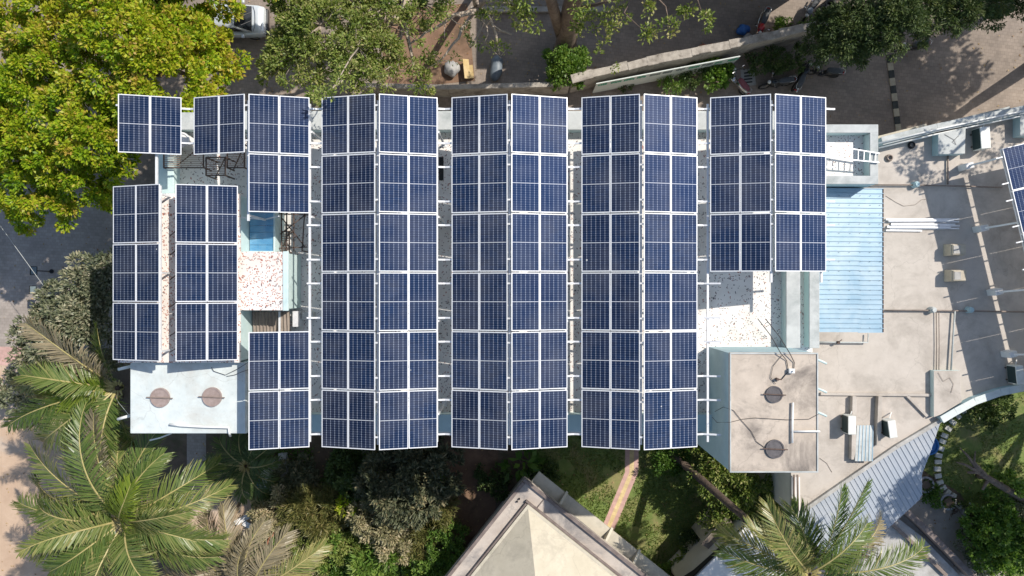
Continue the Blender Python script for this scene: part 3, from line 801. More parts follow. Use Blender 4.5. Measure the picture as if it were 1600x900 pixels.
# stair block with the red flecked roof
def block(x0, x1, y0, y1, zt, roofm, wallm, lip=.05):
    q = MB(); q.bounds(x0, x1, y0, y1, 0 if x0 < -13 else ZR - .05, zt - .12); q.build('wall', M_[wallm], bl)
    q = MB(); q.bounds(x0 - lip, x1 + lip, y0 - lip, y1 + lip, zt - .12, zt); q.build('roof', [M_[roofm]], bl, bevel=0.02)
block(-14.45, -10.05, -2.70, 3.42, 12.1, 'mosaic_red', 'teal')
block(-9.99, -8.38, -0.78, 1.29, 12.1, 'mosaic_red', 'teal', 0.045)
q = MB(); q.bounds(-8.42, -8.22, -.84, 1.35, 12.0, 12.13); q.build('cornice', M_['teal'], bl, bevel=.02)
# overhead water tank at the palm end
q = MB(); q.bounds(-14.12, -9.86, -5.35, -2.76, 0, 11.6); q.build('wall', M_['teal'], bl)
q = MB(); q.bounds(-14.17, -9.84, -5.40, -2.765, 11.6, 11.86); q.build('tank_roof', M_['whitepaint'], bl, bevel=.03)
q = MB(); q.bounds(-9.95, -9.86, -5.38, -2.77, 11.865, 11.93); q.build('tank_kerb', M_['whitepaint'], bl, bevel=.02)
# tank room over the garden end
tx0, tx1, ty0, ty1, tz = 7.75, 10.90, -6.57, -2.30, 12.9
q = MB(); q.bounds(tx0 + .03, tx1 - .03, ty0 + .03, ty1 - .03, 0, tz - .15); q.build('wall', M_['bluewall'], bl)
q = MB(); q.bounds(tx0, tx1, ty0, ty1, tz - .15, tz); q.build('tank_roof', M_['tank_concrete'], bl, bevel=.03)
for (x0, x1, y0, y1) in ((tx0, tx1, ty0, ty0 + .05), (tx0, tx1, ty1 - .05, ty1), (tx0, tx0 + .05, ty0 + .052, ty1 - .052), (tx1 - .05, tx1, ty0 + .052, ty1 - .052)):
    q = MB(); q.bounds(x0, x1, y0, y1, tz + .003, tz + .035); q.build('roof_lip', M_['coping'], bl, bevel=.008)
# skylight strip and the corrugated lean-to between the blocks
q = MB()
for i in range(9):
    y0 = 3.6 - i * .245
    q.bounds(-10.02, -9.10, y0 - .235, y0, 11.12 - i * .01, 11.15 - i * .01)
q.build('skylight', M_['paintedsky'], bl)
q = MB(); q.bounds(-10.03, -9.03, 1.33, 1.41, 10.02, 11.16); q.bounds(-9.095, -9.03, 1.415, 3.6, 10.02, 11.14); q.build('skylight_curb', M_['teal'], bl)
def corrugated(q, x0, x1, y0, y1, z0, z1, pitch, h, m=0, along='y'):
    """corrugated sheet, ribs running along y, height z0 at x0 to z1 at x1 (or along='x': ribs along x)"""
    n = int(abs((x1 - x0) if along == 'y' else (y1 - y0)) / pitch) * 4
    vs = []; fs = []
    for i in range(n + 1):
        s = i / n; o = h * math.sin(i * math.pi / 2)
        if along == 'y':
            x = x0 + (x1 - x0) * s; vs += [(x, y0, z0 + o), (x, y1, z1 + o)]
        else:
            y = y0 + (y1 - y0) * s; vs += [(x0, y, z0 + o), (x1, y, z1 + o)]
    for i in range(n): fs.append((2 * i, 2 * i + 2, 2 * i + 3, 2 * i + 1))
    k = len(vs); vs += [(v[0], v[1], v[2] - .02) for v in vs]
    fs += [tuple(k + j for j in f)[::-1] for f in fs]
    q.add(vs, fs, m)
q = MB(); corrugated(q, -10.0, -8.55, -1.95, -0.9, 10.75, 10.9, .13, .03); q.build('lean_to_roof', M_['asbestos'], bl)
q = MB(); q.bounds(-10.0, -9.75, -2.7, -1.0, 10.02, 10.6); q.build('lean_to_wall', M_['teal'], bl)
q = MB(); q.bounds(-8.95, -8.88, -2.2, -.9, 10.94, 11.0); q.bounds(-8.5, -8.3, -1.5, -.9, 10.02, 10.7); q.build('lean_to_frame', M_['galv'], bl)
q = MB(); q.bounds(-8.25, -7.8, -1.25, -.95, 10.02, 10.4); q.build('step', M_['coping'], bl, bevel=.02)
# roof hatch seen as a black opening in a gap between the panels
q = MB(); q.bounds(-2.9, -2.72, 4.28, 5.2, 10.004, 10.03); q.build('shaft_grate', M_['black'], bl)
# manhole lids
def manhole(px, py, z, r, m, bar):
    t = thing('manhole_lid', bar, 'manhole lid', P(px, py, z), 'water tank manhole lids')
    c = P(px, py, z)
    q = MB(); q.cyl(c, r, z, z + .05, 32); q.ring(c, r * .86, r, z + .05, z + .07, 32); q.build('lid', M_[m], t)
    q = MB(); q.bar(c + Vector((-r * 1.35, .02, .085)), c + Vector((r * 1.35, -.02, .085)), .035, .03); q.build('locking_bar', M_['pipebrown' if m == 'lidbrown' else 'steel_dark'], t)
manhole(1209, 616, tz, .30, 'lid', 'dark round manhole lid near the middle of the stained concrete tank roof')
manhole(1210, 701, tz, .33, 'lid', 'dark round manhole lid near the garden edge of the stained concrete tank roof')
manhole(251, 621, 11.86, .36, 'lidbrown', 'dusty brown manhole lid on the white tank roof, nearer the palms')
manhole(332, 620, 11.86, .36, 'lidbrown', 'dusty brown manhole lid on the white tank roof, nearer the solar panels')
# pipes and cables on the tank roofs
def pipe(name, pts, r, m, label, cat='pipe', group=None, n=7):
    q = MB(); q.tube(pts, r, n)
    return one(q, name, M_[m], label, cat, group, smooth=True, origin=Vector(pts[0]))
def ppts(l, z): return [P(a, b, z if len(c) == 0 else c[0]) for a, b, *c in l]
pipe('water_pipe', ppts([(265, 663), (282, 665), (318, 667), (357, 668), (358, 676), (360, 681, 11.6)], 11.95), .045, 'pvc', 'white water pipe along the edge of the white tank roof')
pipe('water_pipe', ppts([(1239, 629), (1238, 660), (1238, 692)], tz + .08), .036, 'pvc', 'short upright white pipe beside the manhole lids on the stained tank roof')
pipe('water_pipe', ppts([(1240, 674), (1262, 674), (1281, 674)], tz + .09), .034, 'pvc', 'white pipe reaching over the annex edge of the stained tank roof')
for (a, b) in (((185, 577), (206, 572)), ((184, 655), (205, 649))):
    pipe('overflow_pipe', ppts([(a[0], a[1]), (b[0], b[1])], 11.2), .06, 'pvc', 'white overflow pipe stub above the palms, ' + ('by the bottom corner of the tank' if a[1] > 600 else 'under the panel corner'))
pipe('wall_bracket', ppts([(234, 688), (250, 684), (268, 677)], 10.8), .03, 'pvc', 'thin white bracket poking out below the white tank roof')
pipe('black_cable', [P(1113, 652, 11.9), P(1120, 660, 12.8), P(1140, 660, tz + .03), P(1160, 655, tz + .03), P(1180, 653, tz + .03), P(1230, 656, tz + .03), P(1264, 655, tz + .03), P(1279, 647, tz + .03)], .010, 'cable', 'thin dark cable lying across the stained tank roof', 'cable')
pipe('black_cable', [P(1117, 643, 12.0), P(1130, 636, 12.9), P(1146, 641, tz + .03), P(1158, 656, tz + .03), P(1174, 674, tz + .03), P(1182, 690, tz + .03), P(1196, 700, tz + .03)], .010, 'cable', 'dark cable running to the manhole nearest the garden', 'cable')
pipe('power_cable', [P(1184, 498, 13.3), P(1204, 524, 13.3), P(1220, 552, 13.05), P(1229, 563, tz + .04), P(1232, 580, tz + .04), P(1222, 592, tz + .04)], .015, 'cable', 'black hose looping onto the tank roof, farther from the blue tin roof', 'cable')
pipe('power_cable', [P(1196, 498, 13.3), P(1218, 526, 13.3), P(1234, 552, 13.05), P(1241, 566, tz + .04), P(1240, 580, tz + .04)], .015, 'cable', 'black hose bent down onto the tank roof, closer to the blue tin roof', 'cable')
pipe('thin_wire', [P(1222, 555, tz + .04), P(1208, 572, tz + .04), P(1204, 590, tz + .04), P(1212, 600, tz + .04)], .009, 'cable', 'thin looped wire beside the white valve on the tank roof', 'cable')
q = MB(); c = P(1235, 579, tz); q.box(c + Vector((0, 0, .08)), (.2, .16, .16)); q.cyl(c + Vector((.02, 0, 0)), .03, tz + .16, tz + .24, 10)
one(q, 'float_valve', M_['pvc'], 'small white valve box on the stained tank roof', 'valve', bevel=.01, origin=c)
q = MB(); c = P(1213, 592, tz); q.cyl(c, .05, tz, tz + .16, 12); q.tube([c + Vector((0, 0, .14)), c + Vector((.14, 0, .16))], .025, 7)
one(q, 'vent_stub', M_['steel_dark'], 'stubby dark vent pipe beside the white valve', 'vent', origin=c)
pipe('black_cable', [P(330, 574, 11.9), P(334, 580, 11.9), P(352, 586, 11.9), P(372, 576, 11.95), P(388, 566, 12.3)], .010, 'cable', 'black cable looped at the shaded corner of the white tank roof', 'cable')
pipe('black_cable', [P(354, 588, 11.9), P(366, 586, 11.9), P(378, 581, 12.0), P(390, 577, 12.3)], .010, 'cable', 'black cable beside the looped one, running under the panels', 'cable')
# small teal waste pipes beside the tank room
for (x, y, l) in ((1281, 565, 'nearest the blue tin roof'), (1281, 610, 'between the other two'), (1281, 647, 'nearest the tank cover bar')):
    pipe('spout', [P(x - 6, y - 4, 11.2), P(x + 4, y, 11.1), P(x + 10, y + 3, 11.0)], .045, 'teal', 'stubby teal rain spout on the tank room wall, ' + l, 'spout', 'teal rain spouts')
# stored rusty frames on the roof
def rack(name, px0, px1, py0, py1, z, nb, label, tilt=.5):
    t = thing(name, label, 'metal frame', P((px0 + px1) / 2, py1, ZR))
    a, b = P(px0, py1, z), P(px1, py1, z); c, d = P(px0, py0, z + tilt), P(px1, py0, z + tilt)
    q = MB()
    for u, v in ((a, b), (c, d), (a, c), (b, d)): q.bar(u, v, .045, .045)
    for (u, v) in ((a, b),):
        q.bar(u, Vector((u.x, u.y, ZR)), .045, .045); q.bar(v, Vector((v.x, v.y, ZR)), .045, .045)
    for e in (c, d): q.bar(e, Vector((e.x, e.y, ZR)), .045, .045)
    q.bar(Vector((a.x, a.y, ZR + .1)), d, .03, .03)
    q.build('outer_frame', M_['steel_dark'], t)
    q = MB()
    for i in range(1, nb):
        s = i / nb; q.bar(a.lerp(c, s), b.lerp(d, s), .022, .022)
    q.build('slat', M_['wood'], t)
rack('steel_rack', 256, 318, 225, 262, 10.7, 12, 'rusty slatted steel frame standing at the parapet corner under the first panels', .3)
rack('steel_rack', 322, 352, 246, 274, 10.9, 10, 'rusty slatted steel frame in the middle of the three by the stair roof', .2)
rack('steel_rack', 355, 382, 226, 262, 10.7, 12, 'rusty slatted steel frame against the tall panel column', .3)
rack('steel_rack', 436, 452, 362, 394, 10.3, 9, 'small slatted steel frame beside the blue skylight', .1)
t = thing('steel_trellis', 'thin steel trellis standing in the roof gap beside the blue skylight', 'trellis', P(464, 365, ZR))
q = MB()
for (a, b) in (((440, 330), (440, 392)), ((448, 330), (448, 392)), ((459, 332), (459, 392)), ((476, 332), (472, 392)), ((438, 366), (478, 335)), ((440, 340), (476, 385)), ((436, 334), (482, 336)), ((434, 388), (480, 386))):
    q.bar(P(a[0], a[1], 10.7), P(b[0], b[1], 10.7), .04, .04)
for (a, b) in ((440, 330), (476, 332), (440, 392), (472, 392)): q.bar(P(a, b, 10.7), Vector((PX(a, 10.7), PY(b, 10.7), ZR)), .04, .04)
q.build('bar', M_['steel_dark'], t)
q = MB(); c = P(292, 222, 10.1); q.cyl(c, .3, ZR, ZR + .5, 20, 0, .24); q.ring(c, .24, .3, ZR + .5, ZR + .54, 20)
one(q, 'roof_tub', M_['white'], 'white round tub on the roof between the two top corner panels', 'tub', origin=c)

# ------------------------------------------------------------------ solar panels
def make_module(wd, ln):
    t = thing('solar_panel', None, None)
    q = MB(); f, h = .023, .04
    x, y = wd / 2, ln / 2
    q.bounds(-x, x, y - f, y, -h, 0); q.bounds(-x, x, -y, -y + f, -h, 0)
    q.bounds(-x, -x + f, -y + f, y - f, -h, 0); q.bounds(x - f, x, -y + f, y - f, -h, 0)
    q.build('frame', M_['frame'], t)
    q = MB(); q.bounds(-x + f, x - f, -y + f, y - f, -.012, -.005)
    o = q.build('cell_sheet', [M_['cells'], M_['backsheet']], t)
    me = o.data; uv = me.uv_layers.new(name='UVMap')
    for p in me.polygons:
        p.material_index = 0 if p.normal.z > .5 else 1
        for li in p.loop_indices:
            v = me.vertices[me.loops[li].vertex_index].co
            uv.data[li].uv = ((v.x + x - f) / (2 * x - 2 * f), (v.y + y - f) / (2 * y - 2 * f))
    return t

MW, ML = 1.03, 2.07
proto = make_module(MW, ML); _first = [True]
TILT = math.radians(13.6); RZ = 13.0
ROWY = [0.57 + (2.5 - i) * 2.115 for i in range(6)]
ORD = ['topmost', 'second from the top', 'third from the top', 'fourth from the top', 'fifth from the top', 'bottom']


def place(x, y, z, ry, label, group, src=None, rz=0.0):
    src = src or proto
    if src is proto and _first[0]: o = proto; _first[0] = False
    else: o = copy_tree(src)
    o.location = (x, y, z)
    o.rotation_euler = (Matrix.Rotation(rz, 3, 'Z') @ Matrix.Rotation(ry, 3, 'Y')).to_euler()
    tag(o, label, 'solar panel', group)
    return o


def slope_column(xr, side, rows, rowy, desc, group, ridge_gap=.075, zr=RZ, tilt=TILT):
    """two modules across on one slope falling away from the ridge at x = xr; side -1 left slope, +1 right"""
    for k, i in enumerate(rows):
        for j in (0, 1):
            s = ridge_gap + (MW / 2 + j * (MW + .018)) * 1.0
            sx = (s - ridge_gap) * math.cos(tilt) + ridge_gap
            z = zr - (s - ridge_gap) * math.sin(tilt)
            lr = ('left' if (j == 1) == (side < 0) else 'right')
            r = ORD[k] if k < len(rows) - 1 or len(rows) == 6 else 'bottom'
            if len(rows) == 1: r = ''
            lab = desc.replace('{lr}', lr).replace('{row}', r)
            jit = random.uniform(-.003, .003)
            place(xr + side * sx, rowy[i] + jit, z + random.uniform(-.004, .004), side * tilt + random.uniform(-.012, .012), ' '.join(lab.split()), group)


G1 = 'solar panels of the main rooftop array'; G2 = 'solar panels above the stair block'
XR = {n: (p - 800) * 25.0 / FPX for n, p in (('Z', 181), ('A', 385), ('B', 589), ('C', 796), ('D', 1003), ('E', 1208))}
slope_column(XR['Z'], 1, [0], ROWY, '{lr} solar panel of the lone pair overlapping the yellow-green tree', G1)
slope_column(XR['A'], -1, [0], ROWY, '{lr} solar panel of the single dark pair above the rusty frames', G1)
slope_column(XR['A'], 1, [0, 1], ROWY, '{lr} solar panel, {row} row, two-row column above the blue skylight', G1)
slope_column(XR['A'], 1, [4, 5], ROWY, '{lr} solar panel, {row} row, two-row column beside the white tank roof', G1)
nm = ['first', 'second', 'third', 'fourth', 'fifth', 'sixth']; k = 0
for r in 'BCD':
    for sd in (-1, 1):
        slope_column(XR[r], sd, range(6), ROWY, '{lr} solar panel of the {row} pair in the ' + nm[k] + ' six-row column', G1); k += 1
slope_column(XR['E'], -1, [0, 1, 2], ROWY, '{lr} solar panel, {row} row, first three-row column next to the six-row ones', G1)
slope_column(XR['E'], 1, [0, 1, 2], ROWY, '{lr} solar panel, {row} row, three-row column beside the blue tin roof', G1)
XS = PX(261.5, 13.0); ROWS3 = [PY(426, 13.0) + (1 - i) * 2.115 for i in range(3)]
slope_column(XS, -1, [0, 1, 2], ROWS3, '{lr} solar panel, {row} row, leftmost dark column above the red-flecked roof', G2, ridge_gap=.29, tilt=math.radians(17))
slope_column(XS, 1, [0, 1, 2], ROWS3, '{lr} solar panel, {row} row, bluer column right of the red-flecked strip', G2, ridge_gap=.29)
# the rotated array on the annex
AZ = math.radians(13.5); ZA = 7.6
small = make_module(1.0, 1.86)
A0 = P(1567, 232, ZA)
ex, ey = Vector((math.cos(AZ), math.sin(AZ), 0)), Vector((math.sin(AZ), -math.cos(AZ), 0))
fst = True
for c in range(4):
    for r in range(6):
        u = .5 + c * 1.02 + (0.22 if c >= 2 else 0); v = .93 + r * 1.885
        p = A0 + ex * u + ey * v
        lab = 'solar panel of the tilted annex array, ' + ['nearest the road', 'second from the road', 'third from the road', 'fourth from the road', 'fifth from the road', 'nearest the round lawn'][r] + ', ' + ['edge', 'second', 'third', 'outer'][c] + ' column'
        tl = math.radians(3)
        if fst: o = small; fst = False; o.location = p; o.rotation_euler = (Matrix.Rotation(AZ, 3, 'Z') @ Matrix.Rotation(-tl, 3, 'Y')).to_euler(); tag(o, lab, 'solar panel', 'solar panels of the annex array')
        else: place(p.x, p.y, p.z + (u - .5) * math.sin(tl), -tl, lab, 'solar panels of the annex array', small, AZ)

# ------------------------------------------------------------------ mounting frames
mf = thing('mounting_frame', 'white galvanised steel frame carrying the main rooftop solar panels', 'mounting frame', (0, 0, ZR))
DZ = -.10
def prof(xs_end):  # zigzag height under the panels
    return
def zig(x):
    best = None
    for n, xr in XR.items():
        d = abs(x - xr)
        if best is None or d < best: best = d
    return RZ - min(best, 2.3) * math.sin(TILT) / math.cos(TILT) + DZ
RAFT = []
for i in range(6):
    for k, off in enumerate((-17, -72)):
        RAFT.append((i, ROWY[i] + 1.04 + off / 44.0))
for (i, y) in RAFT:
    x0 = {0: -11.95, 1: -9.35, 2: -7.45, 3: -7.45, 4: -9.35, 5: -9.35}[i]
    x1 = 11.75 if i < 3 else 7.56
    if i == 0: x0 = -14.1
    xs = [x0] + [v for v in sorted([a for a in XR.values()] + [a + 2.35 for a in XR.values()]) if x0 < v < x1] + [x1]
    q = MB()
    for a, b in zip(xs, xs[1:]): q.bar((a - .0, y, zig(a)), (b + .0, y, zig(b)), .06, .06)
    q.build('rafter', M_['galv'], mf)
def beam(x, y0, y1, z, w=.075):
    q = MB(); q.bar((x, y0, z), (x, y1, z), w, .08); q.build('beam', M_['galv'], mf)
LOW = RZ - 2.08 * math.sin(TILT) + DZ - .08
for n in 'ABCD':
    xr = XR[n]
    if n != 'A': beam(xr, 6.7, -5.6, RZ + DZ - .1)
    beam(xr + 2.06, 6.7, -5.6, LOW)
for n in 'BCDE':
    if n == 'E': beam(XR[n] - 2.14, 6.7, -5.6, LOW)
    else: beam(XR[n] - 2.02, 6.7, -5.6, LOW)
beam(XR['E'], 6.7, .2, RZ + DZ - .1); beam(XR['E'] + 2.0, 6.7, .2, LOW); beam(XR['A'], 6.7, 2.4, RZ + DZ - .1)
beam(XR['Z'] + 1.2, 6.7, 3.6, 12.5)
def post(x, y, z0, z1, w=.07):
    q = MB(); q.bar((x, y, z0), (x, y, z1), w, w); q.bounds(x - .1, x + .1, y - .1, y + .1, z0, z0 + .02); q.build('post', M_['galv'], mf)
for n in 'ABCDE':
    for y in (5.7, 2.6, -1.2, -4.6):
        if n == 'E' and y < 2: continue
        if n == 'A' and y < 2: continue
        post(XR[n], y, ZR + .005, RZ + DZ - .14)
        if not (n == 'D' and False): post(XR[n] + 2.1, y, ZR + .005, LOW - .04)
        q = MB(); q.bar((XR[n], y, 11.2), (XR[n] + 1.0, y, 12.55), .04, .04); q.bar((XR[n], y, 11.2), (XR[n] - 1.0, y, 12.55), .04, .04)
        q.build('brace', M_['galv'], mf)
sf = thing('mounting_frame', 'small steel frame carrying the panels above the red-flecked stair roof', 'mounting frame', (-12, 0, 12.1))
for i in range(3):
    for off in (.55, -.55):
        y = ROWS3[i] + off
        q = MB(); q.bar((XS - 2.2, y, 12.36), (XS - .3, y, 12.90), .06, .06); q.bar((XS - .3, y, 12.90), (XS + .3, y, 12.90), .05, .05) if False else q.bar((XS + .3, y, 12.90), (XS + 2.2, y, 12.42), .06, .06)
        q.build('rafter', M_['galv'], sf)
for sx in (-.34, .34):
    q = MB(); q.bar((XS + sx, ROWS3[2] - 1, 12.82), (XS + sx, ROWS3[0] + 1, 12.82), .07, .08); q.build('beam', M_['galv'], sf)
    for y in (ROWS3[0] + .7, ROWS3[1], ROWS3[2] - .7):
        q = MB(); q.bar((XS + sx * .95, y, 12.1), (XS + sx * .95, y, 12.8), .06, .06); q.build('post', M_['galv'], sf)
for y in (2.05, 1.35, .45, -.55, -1.6, -2.2):
    q = MB(); q.bar((XS - .3, y - .15, 12.2), (XS + .3, y + .1, 12.75), .03, .03); q.build('brace', M_['steel_dark'], sf)
af = thing('mounting_frame', 'frame with white footed legs under the tilted annex solar panels', 'mounting frame', P(1567, 300, 5.0))
for k, (px, py) in enumerate(((1503, 262), (1526, 358), (1548, 456), (1570, 552))):
    c = P(px, py, 5.0)
    q = MB(); q.box(c + Vector((0, 0, .30)), (.42, .30, .60), AZ, 0, .9); b = q.build('leg_base', M_['white'], af, bevel=.03)
    q = MB(); q.bar(c + Vector((0, 0, .55)), c + Vector((.75, .18, ZA - 5.0 - .15)), .08, .08); q.build('leg', M_['galv'], af)
for v in (.35, 1.5, 2.25, 3.4, 4.1, 5.3, 6.0, 7.15, 7.9, 9.05, 9.8, 10.9):
    a = A0 + ey * v + Vector((0, 0, -.10)); q = MB(); q.bar(a - ex * .33, a + ex * 4.6, .05, .05); q.build('rail', M_['galv'], af)
for u in (.05, 2.1, 4.2):
    a = A0 + ex * u + Vector((0, 0, -.2)); q = MB(); q.bar(a, a + ey * 11.3, .07, .08); q.build('beam', M_['galv'], af)

# ------------------------------------------------------------------ annex with its terrace
ZT = 5.0
def T(px, py, z=ZT): return (PX(px, z), PY(py, z))
an = thing('annex_building', 'lower annex building with the wide beige concrete terrace', 'building', (15, 0, 0))
XA = 12.0
poly = [(XA, PY(242, ZT)), T(1372, 232), T(1500, 202), T(1600, 178), T(1800, 130), T(1800, 560), T(1640, 594), T(1600, 604), T(1560, 612), T(1520, 626), T(1490, 642), T(1466, 656), T(1400, 697), T(1330, 745), T(1240, 806), T(1236, 802), T(1236, 745), (13.07, -6.0), (XA, -6.0)]
q = MB(); q.prism(poly, 0, ZT - .15); q.build('wall', M_['wall'], an)
q = MB(); q.prism(poly, ZT - .15, ZT); q.build('terrace', M_['concrete'], an)
def wallrun(pts, w, z0, z1, m, name='terrace_parapet', par=None, mcap=None):
    q = MB()
    for (a, b) in zip(pts, pts[1:]):
        a, b = Vector(a), Vector(b)
        q.bar(Vector((a.x, a.y, (z0 + z1) / 2)), Vector((b.x, b.y, (z0 + z1) / 2)), w, z1 - z0, 0)
        if mcap: q.bar(Vector((a.x, a.y, z1 + .018)), Vector((b.x, b.y, z1 + .018)), w + .04, .04, 1)
    return q.build(name, [M_[m], M_[mcap or m]], par or an, bevel=.015)
# road side parapet, ledges beyond it and the white pipe pair along it
wallrun([P(1374, 222, ZT + .4), P(1460, 201, ZT + .4), P(1600, 172, ZT + .4), P(1700, 150, ZT + .4)], .34, ZT - .1, ZT + .6, 'bluewall', mcap='coping')
q = MB(); q.prism([T(1370, 213, ZT - .5), T(1448, 193, ZT - .5), T(1450, 203, ZT - .5), T(1372, 226, ZT - .5)], ZT - .7, ZT - .5); q.build('ledge', M_['paleslab'], an, bevel=.02)
q = MB(); q.prism([T(1486, 188, ZT - .5), T(1578, 166, ZT - .5), T(1580, 178, ZT - .5), T(1488, 200, ZT - .5)], ZT - .7, ZT - .5); q.build('ledge', M_['coping'], an, bevel=.02)
for k, (dx, dy) in enumerate(((0, 0), (1, 7))):
    pipe('long_pipe', ppts([(1372 + dx, 224 + dy), (1460 + dx, 203 + dy), (1600 + dx, 173 + dy), (1660, 160 + dy)], ZT + .75 - .3 * k), .04, 'pvc', 'long white pipe along the annex parapet, ' + ('on top of the wall' if k == 0 else 'on the terrace side'))
# curved light edge by the round lawn
wallrun([P(1800, 560, ZT + .2), P(1640, 594, ZT + .2), P(1600, 604, ZT + .2), P(1560, 612, ZT + .2), P(1520, 626, ZT + .2), P(1490, 642, ZT + .2), P(1468, 655, ZT + .2)], .30, ZT - .2, ZT + .35, 'bluewall', mcap='whitepaint')
# raised slabs and upstands on the terrace
def raised(pts, z1, label='raised_slab', m='coping', ms='bluewall'):
    q = MB(); q.prism([T(a, b, z1) for a, b in pts], ZT + .002, z1, 0, 1); return q.build(label, [M_[ms], M_[m]], an, bevel=.015)
raised([(1466, 209), (1509, 199), (1508, 240), (1466, 241)], ZT + .5)
raised([(1594, 178), (1620, 172), (1620, 212), (1594, 212)], ZT + .5)
raised([(1459, 579), (1501, 579), (1501, 600), (1503, 628), (1470, 648), (1459, 652)], ZT + .3, m='concrete', ms='teal')
for pts in (((1281, 615), (1459, 617)), ((1331, 618), (1329, 716)), ((1371, 618), (1368, 694)), ((1416, 618), (1447, 650))):
    a, b = P(*pts[0], ZT), P(*pts[1], ZT); q = MB(); hh = .28 if pts[0][0] in (1331, 1371) else .12
    q.bar(a + Vector((0, 0, hh / 2 + .002)), b + Vector((0, 0, hh / 2 + .002)), .20 if hh > .2 else .13, hh); q.build('upstand', M_['concrete'], an, bevel=.012)
wallrun([P(1469, 657, ZT + .1), P(1400, 698, ZT + .1), P(1330, 746, ZT + .1), P(1243, 806, ZT + .1)], .18, ZT - .1, ZT + .18, 'grey_concrete', 'terrace_edge')
q = MB(); q.bounds(PX(1236, ZT), PX(1249, ZT), PY(806, ZT), PY(745, ZT), ZT + .003, ZT + .09); q.build('terrace_edge', M_['white'], an, bevel=.02)
def lattice(name, a, b, c, d, nu, nv, label, cat='screen', par=None):
    """wavy white screen in front of a dark backing, corner points a (start) b (along u) c, d"""
    a, b, c, d = map(Vector, (a, b, c, d)); q = MB()
    nrm = (b - a).cross(d - a).normalized()
    if nrm.z < 0: nrm = -nrm
    f = lambda u, v: a.lerp(b, u).lerp(d.lerp(c, u), v)
    for j in range(nv + 1):
        for i in range(nu):
            u0, u1 = i / nu, (i + 1) / nu
            s = .35 / nv * (1 if (i + j) % 2 else -1)
            p0, p1 = f(u0, min(1, max(0, j / nv + s))), f(u1, min(1, max(0, j / nv - s)))
            q.bar(p0, p1, .05, .05)
            if j < nv and (i + j) % 2 == 0: q.bar(p0, f(u0, min(1, max(0, (j + 1) / nv - s * 1.0))), .05, .05)
    if par is not None:
        o = q.build('lattice', M_['lattice'], par)
    else:
        par = thing(name, label, cat, a); o = q.build('lattice', M_['lattice'], par)
    q = MB(); e = -nrm * .08; q.add([a + e, b + e, c + e, d + e], [(0, 1, 2, 3)]); q.add([x - nrm * .03 + e for x in (a, b, c, d)], [(3, 2, 1, 0)]); q.build('backing', M_['pitblack'], par)

for (x0, y0, x1, y1, l) in ((1241, 742, 1240, 800, 'nearer the tank room wall'), (1246, 742, 1247, 798, 'nearer the terrace')):
    pipe('drain_pipe', ppts([(x0, y0), (x1, y1)], ZT + .25), .05, 'pipebrown', 'brown drain pipe on the white terrace edge, ' + l)
lattice('lattice', (12.3, -6.05, 4.7), (13.0, -6.05, 4.7), (13.0, -6.35, 2.4), (12.3, -6.35, 2.4), 9, 9, '', par=an)
# blue tin roof on the terrace
tn = thing('tin_roof_shed', 'sky blue ribbed tin shed roof beside the three-row solar panels', 'shed', (13.5, 1, ZT))
ZS0, ZS1 = 9.75, 9.6
x0, x1 = 12.0, PX(1381, 9.6); y0, y1 = PY(519, 9.65), 4.02
def ribbed(q, x0, x1, y0, y1, z0, z1, pitch, m=0):
    n = int((y1 - y0) / pitch); vs = []; fs = []
    for i in range(n):
        y = y0 + (y1 - y0) * i / n; p = (y1 - y0) / n
        for (dy, dz) in ((0, 0), (p * .80, 0), (p * .86, .035), (p * .94, .035)):
            vs += [(x0, y + dy, z0 + dz), (x1, y + dy, z1 + dz)]
    vs += [(x0, y1, z0), (x1, y1, z1)]
    k = len(vs) // 2
    for i in range(k - 1): fs.append((2 * i, 2 * i + 1, 2 * i + 3, 2 * i + 2))
    b = len(vs); vs += [(a, c, e - .012) for a, c, e in vs]; fs += [tuple(j + b for j in f)[::-1] for f in fs]
    q.add(vs, fs, m)
for k in range(3):
    xa_, xb_ = x0 + .06 + (x1 - x0 - .06) * k / 3 - (.08 if k else 0), x0 + .06 + (x1 - x0 - .06) * (k + 1) / 3
    za_, zb_ = ZS0 + (ZS1 - ZS0) * k / 3, ZS0 + (ZS1 - ZS0) * (k + 1) / 3
    q = MB(); ribbed(q, xa_, xb_, y0 + random.uniform(-.03, .03), y1, za_ - .012 * k, zb_ - .012 * k, .19); q.build('roof', M_['skyblue'], tn)
q = MB()
for k in range(7):
    xx = x0 + .3 + (x1 - x0 - .45) * k / 6
    for i in range(int((y1 - y0) / .38)):
        q.cyl((xx + random.uniform(-.02, .02), y0 + .17 + i * .38), .009, ZS1 - .04, ZS0 + (ZS1 - ZS0) * (xx - x0) / (x1 - x0) + .03, 6)
q.build('screw', M_['steel_dark'], tn)
q = MB(); q.bar((x1 - .02, y0, ZS1 - .03), (x1 - .02, y1, ZS1 - .03), .03, .07); q.build('eave_strip', M_['steel_dark'], tn)  # dark bar stands in for the thin shadow line along this edge
q = MB(); q.bounds(x0 + .05, x1 - .25, y0 + .2, y1 - .02, ZT + .002, ZS1 - .06); q.build('wall', M_['bluewall'], tn)
